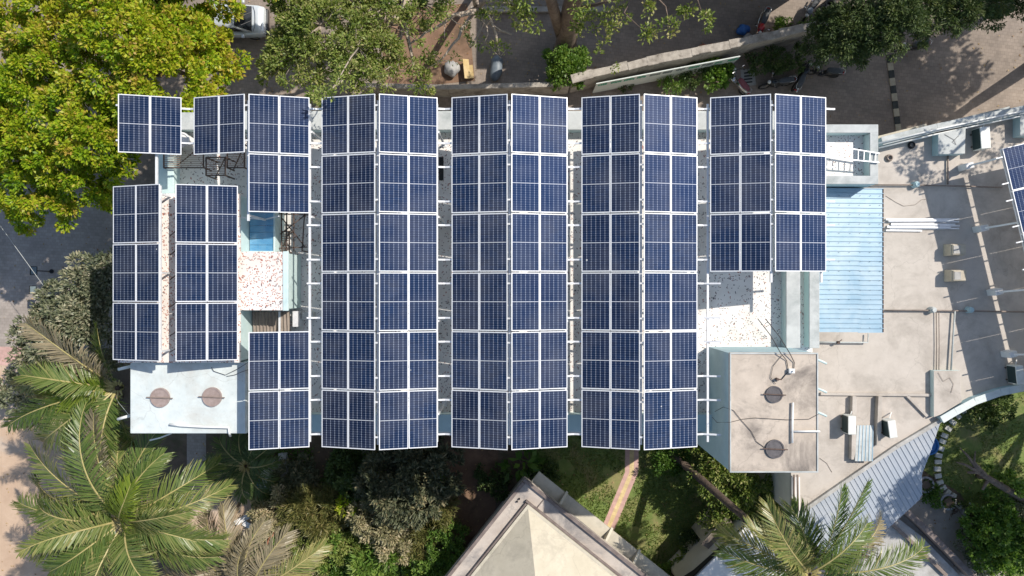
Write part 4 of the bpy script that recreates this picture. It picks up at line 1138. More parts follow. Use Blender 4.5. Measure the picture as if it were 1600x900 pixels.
# terrace pipes and odds and ends
Z1 = ZT + .09
pipe('conduit', ppts([(1358, 289), (1426, 289), (1510, 291), (1566, 293)], Z1 + .05), .035, 'pipebrown', 'brown conduit crossing the terrace towards the road-side corner of the array')
pipe('conduit', ppts([(1382, 485), (1453, 485), (1520, 486), (1640, 488)], Z1 + .05), .04, 'pipebrown', 'brown conduit crossing the terrace below the concrete cowls')
for i, x in enumerate((1463, 1467)):
    pipe('conduit', ppts([(x, 487), (x + .5, 540), (x, 578)], Z1), .02, 'pipebrown', 'thin brown conduit of a close pair, ' + ('nearer the blue tin roof' if i == 0 else 'nearer the annex panels'))
pipe('conduit', ppts([(1492, 486), (1489, 530), (1486, 578)], Z1 + .05), .04, 'coping', 'pale thick conduit dropping to the raised corner slab')
pipe('conduit', ppts([(1481, 241), (1481, 288)], Z1), .04, 'pipebrown', 'short brown conduit from the raised teal slab')
pipe('conduit', ppts([(1260, 534), (1310, 535), (1356, 535), (1357, 521)], Z1 + .1), .035, 'coping', 'pale pipe with a black valve below the blue tin roof')
q = MB(); c = P(1309, 535, Z1 + .1); q.cyl(c, .07, c.z - .05, c.z + .1, 12); q.bar(c + Vector((-.05, 0, .13)), c + Vector((.12, .14, .16)), .03, .03)
one(q, 'valve', M_['steel_dark'], 'small black valve on the pale pipe below the blue tin roof', 'valve', origin=c)
for (x, y, l, m) in ((1428, 289, 'on the conduit near the blue tin roof corner', 'bluewall'), (1454, 484, 'on the long conduit in the sunlight', 'coping'), (1512, 484, 'on the long conduit in the array shadow', 'bluewall')):
    q = MB(); c = P(x, y, ZT); q.cyl(c, .16, ZT + .002, ZT + .28, 14, 0, .13); q.cyl(c, .10, ZT + .28, ZT + .33, 12)
    one(q, 'junction_box', M_[m], 'small round junction box ' + l, 'junction box', origin=c, smooth=False)
pipe('cable', ppts([(1384, 306), (1400, 316), (1412, 322), (1430, 320), (1440, 312), (1448, 311)], ZT + .02), .008, 'pipebrown', 'dark cable wandering over the terrace near the rail stack', 'cable')
pipe('cable', ppts([(1476, 210, ZT + .52), (1490, 218, ZT + .52), (1494, 226, ZT + .52), (1488, 222, ZT + .52), (1498, 212, ZT + .52)], ZT + .52), .008, 'cable', 'dark cable curled on the raised teal slab', 'cable')
pipe('cable', ppts([(1466, 582, ZT + .33), (1474, 596, ZT + .33), (1484, 590, ZT + .33), (1490, 600, ZT + .33), (1486, 614, ZT + .33)], ZT + .33), .009, 'pipebrown', 'thin brown cable curled on the corner slab by the lawn', 'cable') 
pipe('cable', ppts([(1281, 716), (1292, 724), (1300, 738)], ZT + .02), .008, 'pipebrown', 'thin cable by the foot of the tank room', 'cable')
for (x, y, l) in ((1389, 247, 'dark coil of cable lying near the roof ladder, brown'), (1424, 227, 'dark coil of cable lying nearest the annex parapet, black')):
    q = MB(); c = P(x, y, ZT + .05); q.torus(c, .14, .035, 'Z'); q.torus(c + Vector((.02, .01, .05)), .12, .03, 'Z')
    one(q, 'cable_coil', M_['pipebrown' if x < 1400 else 'black'], l, 'cable coil', smooth=True, origin=c)
# stacked aluminium rails
G = 'aluminium rails stacked on the terrace'
for i, (y, x1_, zz) in enumerate(((343, 1498, 0), (346.5, 1498, 0), (350, 1492, 0), (353.5, 1499, 0), (357, 1498, 0), (360, 1440, 0), (345, 1490, 1), (351, 1470, 1), (355, 1485, 1))):
    a, b = P(1384 + (i * 7) % 5 * 2, y, ZT + .05 + zz * .075), P(x1_, y - .6 + (i % 3) * .6, ZT + .05 + zz * .075)
    q = MB(); q.bar(a, b, .075, .07); q.bar(a + Vector((0, 0, .037)), b + Vector((0, 0, .037)), .03, .008)
    one(q, 'aluminium_rail', M_['alu'], 'bright aluminium rail in the loose stack beside the blue tin roof', 'rail', G, origin=a)
# tapered concrete cowls
for (px, py, l) in ((1487, 391, 'nearer the stacked rails'), (1488, 431, 'nearer the round lawn')):
    c = P(px - 2, py, ZT); t = thing('vent_cowl', 'tapered tan concrete vent cowl at the array shadow edge, ' + l, 'vent', c, 'concrete vent cowls')
    q = MB(); q.box(c + Vector((0, 0, .28)), (.68, .56, .56), 0, 0, .93); q.build('cowl_base', M_['ducttan'], t, bevel=.02)
    q = MB(); q.box(c + Vector((.02, 0, .60)), (.62, .48, .07), 0, 0, .96); q.build('cowl_cap', M_['ducttan'], t, bevel=.015)
    q = MB(); q.box(c + Vector((-.10, 0, .645)), (.30, .36, .02)); q.build('cowl_plate', M_['grey_concrete'], t)
# air conditioner outdoor units
def ac(px, py, z, rz, label, wd=.85, dp=.36, ht=.62):
    c = P(px, py, z); t = thing('ac_unit', label, 'air conditioner', (0, 0, 0), 'outdoor air conditioner units')
    q = MB(); q.bounds(-dp / 2, dp / 2, -wd / 2, wd / 2, .1, .1 + ht); q.build('case', M_['acwhite'], t, bevel=.02)
    q = MB(); q.bounds(-dp / 2 - .012, -dp / 2 + .002, -wd / 2 + .04, wd / 2 - .04, .14, .06 + ht); q.build('grille', M_['acdark'], t)
    q = MB(); q.torus((dp / 2 + .012, -.1, .42), .24, .015, 'Y', 20, 6)
    q.v = [(dp / 2 + .012 + (v[1]) * 1, -.1 + (v[0] - dp / 2 - .012), v[2]) for v in q.v]
    q.build('fan_guard', M_['acdark'], t)
    for s in (-1, 1):
        q = MB(); q.bar((-dp / 2 - .02, s * .28, .05), (dp / 2 + .02, s * .28, .05), .06, .1); q.build('foot', M_['steel_dark'], t)
    q = MB(); q.tube([(dp / 2 - .05, wd / 2 + .01, .3), (dp / 2, wd / 2 + .12, .28), (dp / 2 + .2, wd / 2 + .2, .05)], .025, 6); q.build('hose', M_['pvc'], t)
    t.location = c; t.rotation_euler = (0, 0, rz)
    return t
ac(1524, 220, ZT, math.radians(4), 'outdoor air conditioner near the road-side parapet, dark grille facing the ladder', 1.0, .45)
ac(1320, 660, ZT, math.radians(0), 'outdoor air conditioner nearest the tank room, casting a square shadow')
ac(1382, 666, ZT, math.radians(8), 'outdoor air conditioner between the low upstands above the tin canopy', .8)
ac(1577, 583, ZT, math.radians(6), 'outdoor air conditioner at the curved terrace edge by the lawn')
# ladder lying over the roof box
t = thing('ladder', 'aluminium ladder lying across the low walled roof box', 'ladder', P(1330, 240, 10.6))
a0, a1, b0, b1 = P(1292, 226, 10.66), P(1374, 240, 10.62), P(1292, 246, 10.66), P(1373, 254, 10.62)
for a, b in ((a0, a1), (b0, b1)):
    q = MB(); q.bar(a, b, .04, .07); q.build('side_rail', M_['alu'], t)
for i in range(9):
    s = (i + .4) / 9; q = MB(); q.bar(a0.lerp(a1, s), b0.lerp(b1, s), .025, .025); q.build('rung', M_['alu'], t)

# ------------------------------------------------------------------ hip-roofed house below the lawn
hs = thing('hip_roof_house', 'square house with beige pyramid roof and wide concrete gutter at the lawn', 'house', P(830, 860, 0))
C0 = P(820, 746, 4.6); U = Vector((.78, -.625, 0)).normalized(); V = Vector((-.625, -.78, 0)).normalized()
SD = 11.0
def sq(o, s0, s1): return [C0 + (U + V) * s0, C0 + U * s1 + V * s0, C0 + (U + V) * s1, C0 + U * s0 + V * s1]
def prism3(q, pts, z0, z1, m=0): q.prism([(p.x, p.y) for p in pts], z0, z1, m)
q = MB(); prism3(q, sq(0, .7, SD - .7), 0, 4.35); q.build('wall', M_['wall'], hs)
q = MB(); prism3(q, sq(0, 0, SD), 4.35, 4.6); q.build('roof_slab', M_['gutter'], hs)
for a, b in ((C0, C0 + U * SD), (C0 + V * .2, C0 + V * SD)):
    q = MB(); e = (U + V) * .08
    n = V if (b - a).dot(U) > 1 else U
    q.bar(a + n * .09 + Vector((0, 0, .075)), b + n * .09 + Vector((0, 0, .075)), .16, .15); q.build('roof_rim', M_['rimdark'], hs, bevel=.02)
    q = MB(); q.bar(a + n * .80 + (U if n == V else V) * .7 + Vector((0, 0, .09)), b + n * .80 + Vector((0, 0, .09)), .10, .18); q.build('roof_rim', M_['rimdark'], hs, bevel=.02)
q = MB(); i = sq(0, .86, SD - .86); c = (i[0] + i[2]) / 2; ap = Vector((c.x, c.y, 8.0)); m4 = sq(0, 1.0, SD - 1.0)
prism3(q, i, 4.6, 4.85, 1)
q.add([Vector((p.x, p.y, 4.86)) for p in m4] + [ap], [(1, 0, 4), (2, 1, 4), (3, 2, 4), (0, 3, 4)], 0)
q.build('hip_roof', [M_['beige'], M_['paleslab']], hs)
NR, NL = -V, -U
for nrm_, dr_, w_ in ((NR, U, .50),):
    a = C0 + nrm_ * .01 + dr_ * .5
    q = MB(); q.prism([(p.x, p.y) for p in (a - nrm_ * .6, a + nrm_ * w_, a + nrm_ * w_ + dr_ * 9.5, a - nrm_ * .6 + dr_ * 9.5)], 3.75, 3.9); q.build('sunshade', M_['paleslab'], hs)
for d in (2.1, 4.9, 6.6, 8.9):
    a = C0 + U * d; z = 3.5
    q = MB(); q.add([(a + NR * .02 + Vector((0, 0, -.69))), (a + NR * .62 + Vector((0, 0, -.69))), (a + NR * .02 + Vector((0, 0, -.2))), (a + U * .12 + NR * .02 + Vector((0, 0, -.69))), (a + U * .12 + NR * .62 + Vector((0, 0, -.69))), (a + U * .12 + NR * .02 + Vector((0, 0, -.2)))],
                    [(0, 1, 2), (5, 4, 3), (0, 3, 4, 1), (1, 4, 5, 2), (2, 5, 3, 0)]); q.build('bracket_fin', M_['paleslab'], hs)
q = MB(); a = C0 + U * 1.35 + V * .17; q.tube([a + Vector((0, 0, .04)), a + V * .62 + Vector((0, 0, .04))], .02, 6); q.build('slab_joint', M_['rimdark'], hs)
q = MB()
for s in (.0, .16): q.cyl(C0 + V * (.95 + s) + U * .42, .045, 4.6, 4.68, 10)
q.build('drain_hole', M_['black'], hs)

# ------------------------------------------------------------------ faded blue tin canopy
cp = thing('tin_canopy', 'faded blue corrugated tin canopy sloping from the terrace to the round lawn', 'canopy', P(1360, 760, 0))
CPX = [(1470, 658), (1452, 708), (1438, 740), (1438, 776), (1426, 787), (1336, 872), (1290, 866), (1232, 808)]
pl = [Vector((PX(a, 4.75 - z_), PY(b, 4.75 - z_), 0)) for (a, b), z_ in zip(CPX, (0, .2, .35, .5, .5, .5, .3, 0))]
e = (pl[0] - pl[7]).normalized(); d = Vector((e.y, -e.x, 0))
O = pl[7]
L2 = [((p - O).dot(e), (p - O).dot(d)) for p in pl]
def span(s):
    ts = []
    for (s0, t0), (s1, t1) in zip(L2, L2[1:] + L2[:1]):
        if (s0 > s) != (s1 > s): ts.append(t0 + (t1 - t0) * (s - s0) / (s1 - s0))
    return (min(ts), max(ts)) if len(ts) >= 2 else None
W = lambda s, t, o=0: O + e * s + d * t + Vector((0, 0, 4.75 - .13 * t + o))
smax = max(s for s, t in L2); pit = .24; k = int(smax / pit)
q = MB(); rb = MB()
for i in range(k):
    s0, s1 = i * pit + .01, (i + 1) * pit + .01
    a, b = span(min(s0, smax - .02)), span(min(s1, smax - .02))
    if not a or not b: continue
    q.add([W(s0, a[0]), W(s0, a[1]), W(s1, b[1]), W(s1, b[0])], [(0, 1, 2, 3)])
    q.add([W(s0, a[0], -.02), W(s0, a[1], -.02), W(s1, b[1], -.02), W(s1, b[0], -.02)], [(3, 2, 1, 0)])
    if a[1] - a[0] > .1: q.bar(W(s0, a[0], .014), W(s0, a[1], .014), .04, .026)
q.build('roof', M_['skyblue2'], cp)
q = MB(); q.bar(W(L2[0][0], L2[0][1], -.05), W(L2[2][0], L2[2][1], -.05), .04, .09); q.bar(W(L2[3][0], L2[3][1], -.05), W(L2[5][0], L2[5][1], -.05), .04, .09); q.bar(W(L2[2][0], L2[2][1], -.05), W(L2[3][0], L2[3][1], -.05), .04, .09); q.build('eave_strip', M_['pipebrown'], cp)
for i in (1, 3, 5):
    p = W(L2[i][0] - .3, L2[i][1] - .5); q = MB(); q.bar((p.x, p.y, 0), (p.x, p.y, p.z - .05), .1, .1); q.build('post', M_['galv'], cp)
q = MB()
for k in range(5):
    p0, p1 = P(1340 + k * 5, 664, ZT + .02), P(1337 + k * 5.5, 720, ZT + .26)
    q.bar(p0 + Vector((0, 0, .07)), p1 + Vector((0, 0, .07)), .14, .015, 0); q.bar(p0 + Vector((.08, 0, .08)), p1 + Vector((.08, 0, .08)), .03, .035, 1)
one(q, 'loose_tin_sheet', [M_['coping'], M_['skyblue']], 'narrow ribbed tin sheet with blue lines bridging terrace edge and canopy', 'tin sheet', origin=P(1348, 690, ZT))

# walls, screens and roofs by the grey path
def lowwall(pts, w, h, m, label, name='low_wall'):
    q = MB(); pp = [P(a, b, h) for a, b in pts]
    for a, b in zip(pp, pp[1:]): q.bar((a.x, a.y, h / 2), (b.x, b.y, h / 2), w, h)
    one(q, name, M_[m], label, 'wall', bevel=.02, origin=(pp[0].x, pp[0].y, 0))
lowwall([(1392, 778), (1445, 824), (1525, 905)], .30, .9, 'rimdark', 'dark low wall beside the grey path, leaving the canopy corner')
lowwall([(1372, 800), (1420, 842), (1480, 900)], .18, .5, 'pipebrown', 'thin brown kerb wall parallel to the dark low wall')
q = MB(); q.prism([tuple(P(a, b, .3).xy) for a, b in ((1380, 792), (1440, 838), (1505, 905), (1380, 930), (1300, 880))], 0, .3); one(q, 'concrete_platform', M_['grey_concrete'], 'grey concrete platform between canopy and dark low wall', 'platform', origin=P(1400, 850))
wr = thing('white_roof_house', 'small house with flat white roof half hidden by palm fronds', 'house', P(1150, 880, 0))
wp = [P(a, b, 3.6) for a, b in ((1166, 822), (1232, 880), (1190, 990), (1070, 990), (1068, 922))]
q = MB(); prism3(q, wp, 0, 3.4); q.build('wall', M_['wall'], wr)
q = MB(); prism3(q, wp, 3.4, 3.6); q.build('roof', M_['white'], wr)
lattice('lattice', P(1166, 824, 3.5), P(1066, 922, 3.5), P(1050, 898, 1.0), P(1142, 812, 1.0), 26, 7, '', par=wr)
cb = thing('plank_cabin', 'little lean-to with grey-brown ribbed roof at the white house corner', 'cabin', P(1118, 838, 0))
ca, cbb, cc, cd = [P(a, b, 2.4) for a, b in ((1136, 806), (1152, 824), (1113, 862), (1096, 850))]
q = MB()
for i in range(14):
    s0, s1 = i / 14, (i + .9) / 14
    q.add([ca.lerp(cbb, s0), cd.lerp(cc, s0), cd.lerp(cc, s1) + Vector((0, 0, .02)), ca.lerp(cbb, s1) + Vector((0, 0, .02))], [(0, 1, 2, 3)])
    q.bar(ca.lerp(cbb, s0) + Vector((0, 0, .02)), cd.lerp(cc, s0) + Vector((0, 0, .02)), .03, .04)
q.build('roof', M_['asbestos'], cb)
q = MB(); c_ = (ca + cbb + cc + cd) / 4; q.prism([(c_.x + (p.x - c_.x) * .9, c_.y + (p.y - c_.y) * .9) for p in (ca, cbb, cc, cd)], 0, 2.32); q.build('wall', M_['paleslab'], cb)

# ------------------------------------------------------------------ boundary wall with its painted board
bw = thing('boundary_wall', 'old stone boundary wall with a white and green painted board', 'wall', P(1100, 90, 0))
WP = [(893, 124), (905, 121), (1000, 99), (1100, 78), (1160, 66), (1230, 50), (1300, 34), (1345, 22)]
wpts = [P(a, b, 2.0) for a, b in WP]
q = MB()
rngw = np.random.default_rng(9)
for a, b in zip(wpts, wpts[1:]): q.bar((a.x, a.y, 1.0), (b.x, b.y, 1.0), .36, 2.0)
q.build('masonry', M_['wallstone'], bw, bevel=.04)
q = MB()
L0 = sum((b - a).length for a, b in zip(wpts, wpts[1:])); s = 0
while s < L0 - .3:
    t = s; j = 0
    while j < len(wpts) - 2 and t > (wpts[j + 1] - wpts[j]).length: t -= (wpts[j + 1] - wpts[j]).length; j += 1
    dv = (wpts[j + 1] - wpts[j]).normalized(); p = wpts[j] + dv * t
    ln = .3 + rngw.random() * .9
    q.box(p + dv * ln / 2 + Vector((-dv.y, dv.x, 0)) * rngw.normal() * .02 + Vector((0, 0, .02 + rngw.random() * .03)), (ln * 1.04, .38 + rngw.random() * .10, .12), math.atan2(dv.y, dv.x) + rngw.normal() * .02)
    s += ln
q.build('coping_stone', M_['wallstone'], bw, bevel=.03)
a, b = P(931, 127, 1.8), P(1156, 84, 1.8); dv = (b - a).normalized(); nv = Vector((dv.y, -dv.x, 0))
a += nv * .12; b += nv * .12
q = MB(); q.bar((a.x, a.y, .95), (b.x, b.y, .95), .05, 1.7); q.build('painted_board', M_['mural'], bw)
q1 = MB(); q2 = MB(); LB = (b - a).length
for i in range(11):
    s0 = (i + .18) / 11 * LB; wd = LB / 11 * (.72 if i % 3 else .55)
    tgt = q2 if i in (4, 5, 6, 8) else q1
    x = s0
    while x < s0 + wd:
        st = .05 + rngw.random() * .09; h0 = 1.28 + rngw.random() * .12; h1 = 1.58 + rngw.random() * .1
        f = a + nv * .032 + dv * x; tgt.add([(f.x, f.y, h0), (f.x + dv.x * st, f.y + dv.y * st, h0 + rngw.normal() * .03), (f.x + dv.x * st, f.y + dv.y * st, h1), (f.x, f.y, h1 + rngw.normal() * .03)], [(0, 1, 2, 3)])
        x += st + .012
q1.build('lettering', M_['muralgreen'], bw); q2.build('lettering', M_['muraldark'], bw)
bw2 = MB()
for a, b in (((560, 133), (700, 136)), ((700, 136), (890, 131))):
    a, b = P(*a, 1.5), P(*b, 1.5); bw2.bar((a.x, a.y, .75), (b.x, b.y, .75), .26, 1.5)
one(bw2, 'garden_wall', M_['wallstone'], 'lower grey wall behind the panel tops, left of the ivy stump', 'wall', bevel=.03, origin=P(720, 134))
kb = MB(); a, b = P(735, 14, .25), P(960, 14, .25); kb.bar((a.x, a.y, .125), (b.x, b.y, .125), .3, .25)
one(kb, 'road_kerb', M_['wallstone'], 'low stone kerb at the top of the shaded paving behind the tree trunk', 'kerb', bevel=.03, origin=a)

# ------------------------------------------------------------------ vehicles
def ellips(q, c, rx, ry, rz, n=10, m=0, seed=0, amp=0.0):
    r = np.random.default_rng(seed); secs = []
    for i in range(n + 1):
        a = -math.pi / 2 + math.pi * i / n; k = 1 + amp * r.normal()
        secs.append((c[0] + rx * math.sin(a), c[1] + amp * ry * r.normal() * .5, c[2], max(.004, ry * math.cos(a) * k), max(.004, rz * math.cos(a) * k)))
    q.loft(secs, 12, m, 2.0)
def bike(px, py, head, label, body, seat, lean=5, scooter=True, group='two-wheelers parked along the road'):
    t = thing('scooter' if scooter else 'motorcycle', label, 'scooter' if scooter else 'motorcycle', (0, 0, 0), group)
    for nmw, x in (('front_wheel', .62), ('rear_wheel', -.58)):
        q = MB(); R = .24 if scooter else .29
        q.torus((x, 0, R + .04), R - .02, .055, 'Y', 22, 8); w_ = q.build(nmw, M_['black'], t, smooth=True)
        q = MB(); q.ring((0, 0), .03, R - .06, -.02, .02, 16); q.v = [(x + v[0], v[2], R + .04 + v[1]) for v in q.v]; q.build('rim', M_['chrome'], w_)
    q = MB()
    if scooter:
        q.loft([(.62, 0, .55, .05, .16), (.56, 0, .62, .17, .22), (.45, 0, .62, .21, .26), (.36, 0, .5, .17, .22), (.28, 0, .30, .16, .05), (.0, 0, .28, .16, .05), (-.08, 0, .45, .15, .22), (-.3, 0, .52, .19, .2), (-.6, 0, .58, .17, .16), (-.85, 0, .64, .08, .07)], 14)
    else:
        q.loft([(.50, 0, .72, .05, .07), (.40, 0, .78, .14, .13), (.2, 0, .8, .17, .15), (.02, 0, .74, .11, .12), (-.1, 0, .62, .12, .16), (-.4, 0, .62, .12, .12), (-.75, 0, .70, .09, .07), (-.9, 0, .72, .04, .04)], 14)
        q.loft([(.3, 0, .42, .08, .12), (.1, 0, .40, .15, .18), (-.15, 0, .38, .14, .16), (-.3, 0, .38, .06, .1)], 12)
    q.build('body', M_[body], t, smooth=True)
    q = MB(); q.loft([(.02, 0, .80, .09, .04), (-.1, 0, .82, .14, .06), (-.35, 0, .83, .17, .065), (-.62, 0, .86, .15, .06), (-.80, 0, .87, .09, .035)], 14, 0, 3); q.build('seat', M_[seat], t, smooth=True)
    q = MB(); q.tube([(.30, .36, 1.0), (.40, .2, 1.04), (.46, 0, 1.0), (.40, -.2, 1.04), (.30, -.36, 1.0)], .018, 7); q.tube([(.46, 0, 1.0), (.6, 0, .5)], .03, 7); q.build('handlebar', M_['bikeblack'], t, smooth=True)
    for s in (-1, 1):
        q = MB(); q.tube([(.30, .36 * s, 1.0), (.22, .40 * s, 1.0)], .026, 8); q.build('grip', M_['black'], t)
        q = MB(); q.tube([(.40, .22 * s, 1.04), (.42, .30 * s, 1.2)], .008, 5); q.box((.42, .33 * s, 1.23), (.03, .12, .08)); q.build('mirror', M_['chrome'], t)
    q = MB(); ellips(q, (.55, 0, .93), .09, .10, .09, 8); q.build('headlight', M_['lamp'], t, smooth=True)
    q = MB(); q.bounds(-.93, -.88, -.07, .07, .66, .74); q.build('tail_light', M_['redlens'], t, bevel=.01)
    q = MB(); q.tube([(.0, -.17, .28), (-.5, -.2, .3), (-.85, -.2, .38)], [.03, .045, .05], 8); q.build('exhaust', M_['chrome'], t, smooth=True)
    q = MB(); q.tube([(-.55, .16, .9), (-.85, .13, .92), (-.92, 0, .92), (-.85, -.13, .92), (-.55, -.16, .9)], .014, 6); q.build('grab_rail', M_['chrome'], t, smooth=True)
    t.location = P(px, py, .5) * Vector((1, 1, 0)) if False else Vector((PX(px, .6), PY(py, .6), 0))
    t.rotation_euler = Euler((math.radians(lean), 0, math.radians(head)), 'XYZ')
    return t
bike(1152, 126, 125, 'silver scooter with a maroon seat below the painted board', 'chrome', 'maroon')
bike(1215, 131, 188, 'black motorcycle lying parallel to the panel edge, pale headlamp', 'bikeblack', 'seatgrey', scooter=False)
bike(1253, 117, 62, 'black motorcycle with its seat towards the panels beside the dark shrubs', 'bikeblack', 'seatgrey', scooter=False)
bike(1290, 113, 172, 'black scooter half under the dark trees near the short rail end', 'bikeblack', 'seatgrey')
bike(1424, 73, 186, 'black scooter under the dark trees at the end of the speed bump', 'bikeblack', 'seatgrey')
bike(1192, 40, 250, 'red motorcycle standing on the sunlit paving above the boundary wall', 'red', 'seatgrey', scooter=False)
bike(1268, 16, 235, 'grey motorcycle at the top edge beside the wall-top shrub', 'tarp', 'seatgrey', scooter=False)
def car(px, py, head, label):
    t = thing('parked_car', label, 'car', (0, 0, 0))
    q = MB(); q.loft([(1.86, 0, .50, .62, .16), (1.80, 0, .52, .74, .28), (1.5, 0, .56, .80, .33), (.9, 0, .60, .82, .36), (-.9, 0, .60, .82, .36), (-1.6, 0, .60, .80, .36), (-1.82, 0, .56, .74, .28), (-1.86, 0, .52, .66, .2)], 20, 0, 5); bd = q.build('body', M_['carpaint'], t, smooth=True)
    q = MB(); q.loft([(1.18, 0, .90, .70, .04), (.62, 0, 1.14, .64, .26), (.45, 0, 1.18, .62, .28), (-1.1, 0, 1.18, .62, .28), (-1.35, 0, 1.13, .62, .24), (-1.72, 0, .92, .66, .04)], 20, 0, 4.5); q.build('roof', M_['carpaint'], t, smooth=True)
    def pane(name, pts, m='glassdark'):
        q = MB(); q.add(pts, [tuple(range(len(pts)))]); q.add([(a, b, c - .012) for a, b, c in pts], [tuple(range(len(pts)))[::-1]]); q.build(name, M_[m], t)
    pane('windscreen', [(1.24, -.66, .955), (1.24, .66, .955), (.52, .54, 1.475), (.52, -.54, 1.475)])
    pane('rear_window', [(-1.76, .62, .97), (-1.76, -.62, .97), (-1.26, -.54, 1.43), (-1.26, .54, 1.43)])
    for s in (-1, 1):
        q = MB(); q.add([(.85, .685 * s, 1.0), (-1.3, .685 * s, 1.0), (-1.05, .645 * s, 1.32), (.48, .645 * s, 1.32)], [(0, 1, 2, 3)]); q.build('side_window', M_['glassdark'], t)
        q = MB(); q.box((.80, .92 * s, .98), (.14, .2, .12)); q.build('wing_mirror', M_['carpaint'], t, bevel=.03)
        q = MB(); ellips(q, (1.72, .58 * s, .62), .13, .16, .09, 8); q.build('headlight', M_['lamp'], t, smooth=True)
        q = MB(); q.bounds(-1.88, -1.80, .5 * s - .12, .5 * s + .12, .6, .8); q.build('tail_light', M_['redlens'], t, bevel=.02)
    q = MB(); q.tube([(1.30, -.68, .945), (1.40, -.4, .952), (1.42, 0, .955), (1.40, .4, .952), (1.30, .68, .945)], .012, 5); q.tube([(1.22, -.1, .965), (.80, -.45, 1.285)], .012, 5); q.tube([(1.22, .35, .965), (.80, 0, 1.285)], .012, 5); q.build('wiper', M_['bikeblack'], t)
    for x in (1.15, -1.15):
        for s in (-1, 1):
            q = MB(); q.torus((x, .72 * s, .30), .23, .085, 'Y', 20, 8); w_ = q.build('wheel', M_['black'], t, smooth=True)
            q = MB(); q.ring((0, 0), .0, .19, -.03, .03, 14); q.v = [(x + v[0], .74 * s + v[2], .30 + v[1]) for v in q.v]; q.build('rim', M_['chrome'], w_)
    q = MB(); q.bounds(1.74, 1.95, -.70, .70, .26, .52); q.build('bumper', M_['bikeblack'], t, bevel=.03)
    q = MB(); q.bounds(-1.90, -1.80, -.66, .66, .28, .46); q.build('bumper', M_['bikeblack'], t, bevel=.03)
    t.location = (PX(px, .9), PY(py, .9), 0); t.rotation_euler = (0, 0, math.radians(head))
car(357, 30, 0, 'pale silver car with a dark windscreen nosing out from under the yellow-green tree')

# ------------------------------------------------------------------ small things on the ground
def lump(name, px, py, rx, ry, rz, rot, m, label, cat, seed, amp=.13):
    q = MB(); ellips(q, (0, 0, rz * .8), rx, ry, rz, 12, 0, seed, amp)
    c, s = math.cos(rot), math.sin(rot); o = Vector((PX(px, .3), PY(py, .3), 0))
    q.v = [(o.x + v[0] * c - v[1] * s, o.y + v[0] * s + v[1] * c, max(.012, v[2])) for v in q.v]
    one(q, name, M_[m], label, cat, smooth=True, origin=o)
lump('sack', 1162, 46, .38, .30, .28, .3, 'bluebag', 'crumpled blue sack beside the red motorcycle', 'sack', 4)
lump('sack', 1169, 59, .30, .26, .25, 1.2, 'whitebag', 'dirty white sack leaning on the wall beside the blue sack', 'sack', 5)
lump('tarpaulin', 776, 105, .75, .34, .30, 1.4, 'tarp', 'grey-blue tarpaulin bundle on the shaded paving by the lower wall', 'tarpaulin', 6, .10)
lump('rubble_sack', 706, 107, .45, .42, .25, .4, 'whitebag', 'pale rubble sack beside the yellow board on the bare soil', 'sack', 8, .16)
q = MB(); c = P(729, 108, .3); q.box((c.x, c.y, .35), (.35, 1.05, .04), .1, 0, 1, .5); q.box((c.x + .2, c.y - .1, .12), (.3, .7, .2), .1)
one(q, 'yellow_board', M_['yellow'], 'faded yellow board leaning by the rubble sack', 'board', bevel=.01, origin=c)
for i, (px, py, l) in enumerate(((1283, 22, 'nearer the wall'), (1291, 14, 'nearer the tree'))):
    q = MB(); c = P(px, py, 0); q.torus((c.x, c.y, .12), .28, .11, 'Z', 24, 10); q.torus((c.x + .05, c.y + .03, .33), .28, .11, 'Z', 24, 10)
    one(q, 'old_tyre', M_['black'], 'old tyres heaped at the wall top, ' + l, 'tyre', smooth=True, origin=c)
q = MB(); c = P(1098, 74, .2); ellips(q, (c.x, c.y, .2), .22, .2, .2, 8, 0, 3, .1); q.box((c.x + .35, c.y + .1, .12), (.35, .12, .2), .5)
one(q, 'scrap_heap', M_['terracotta'], 'small dark heap of scrap against the sunlit side of the boundary wall', 'scrap', origin=c)
dg = thing('drain_grate', 'square drain grate in the paving beside the maroon-seated scooter', 'drain grate', P(1169, 121, .02))
q = MB(); c = P(1169, 121, .012); q.box(c, (.75, .9, .02), .1); q.build('frame', M_['grey_concrete'], dg)
q = MB()
for i in range(4): q.box(c + Vector((0, .25 - i * .17, .014)), (.45, .07, .012), .1)
q.build('slot', M_['black'], dg)
gt = thing('metal_gate', 'rusty barred metal gate standing on the bare soil under the loose tree', 'gate', P(655, 40, 0))
a, b, c, d = P(622, 44, .1), P(668, 46, .1), P(688, 20, 1.3), P(640, 22, 1.3)
q = MB()
for u, v in ((a, b), (b, c), (c, d), (d, a)): q.bar(u, v, .06, .06)
q.build('gate_frame', M_['steel_dark'], gt)
q = MB()
for i in range(1, 7): q.bar(a.lerp(b, i / 7), d.lerp(c, i / 7), .03, .03)
for i in range(1, 3): q.bar(a.lerp(d, i / 3), b.lerp(c, i / 3), .03, .03)
q.build('bar', M_['steel_dark'], gt)
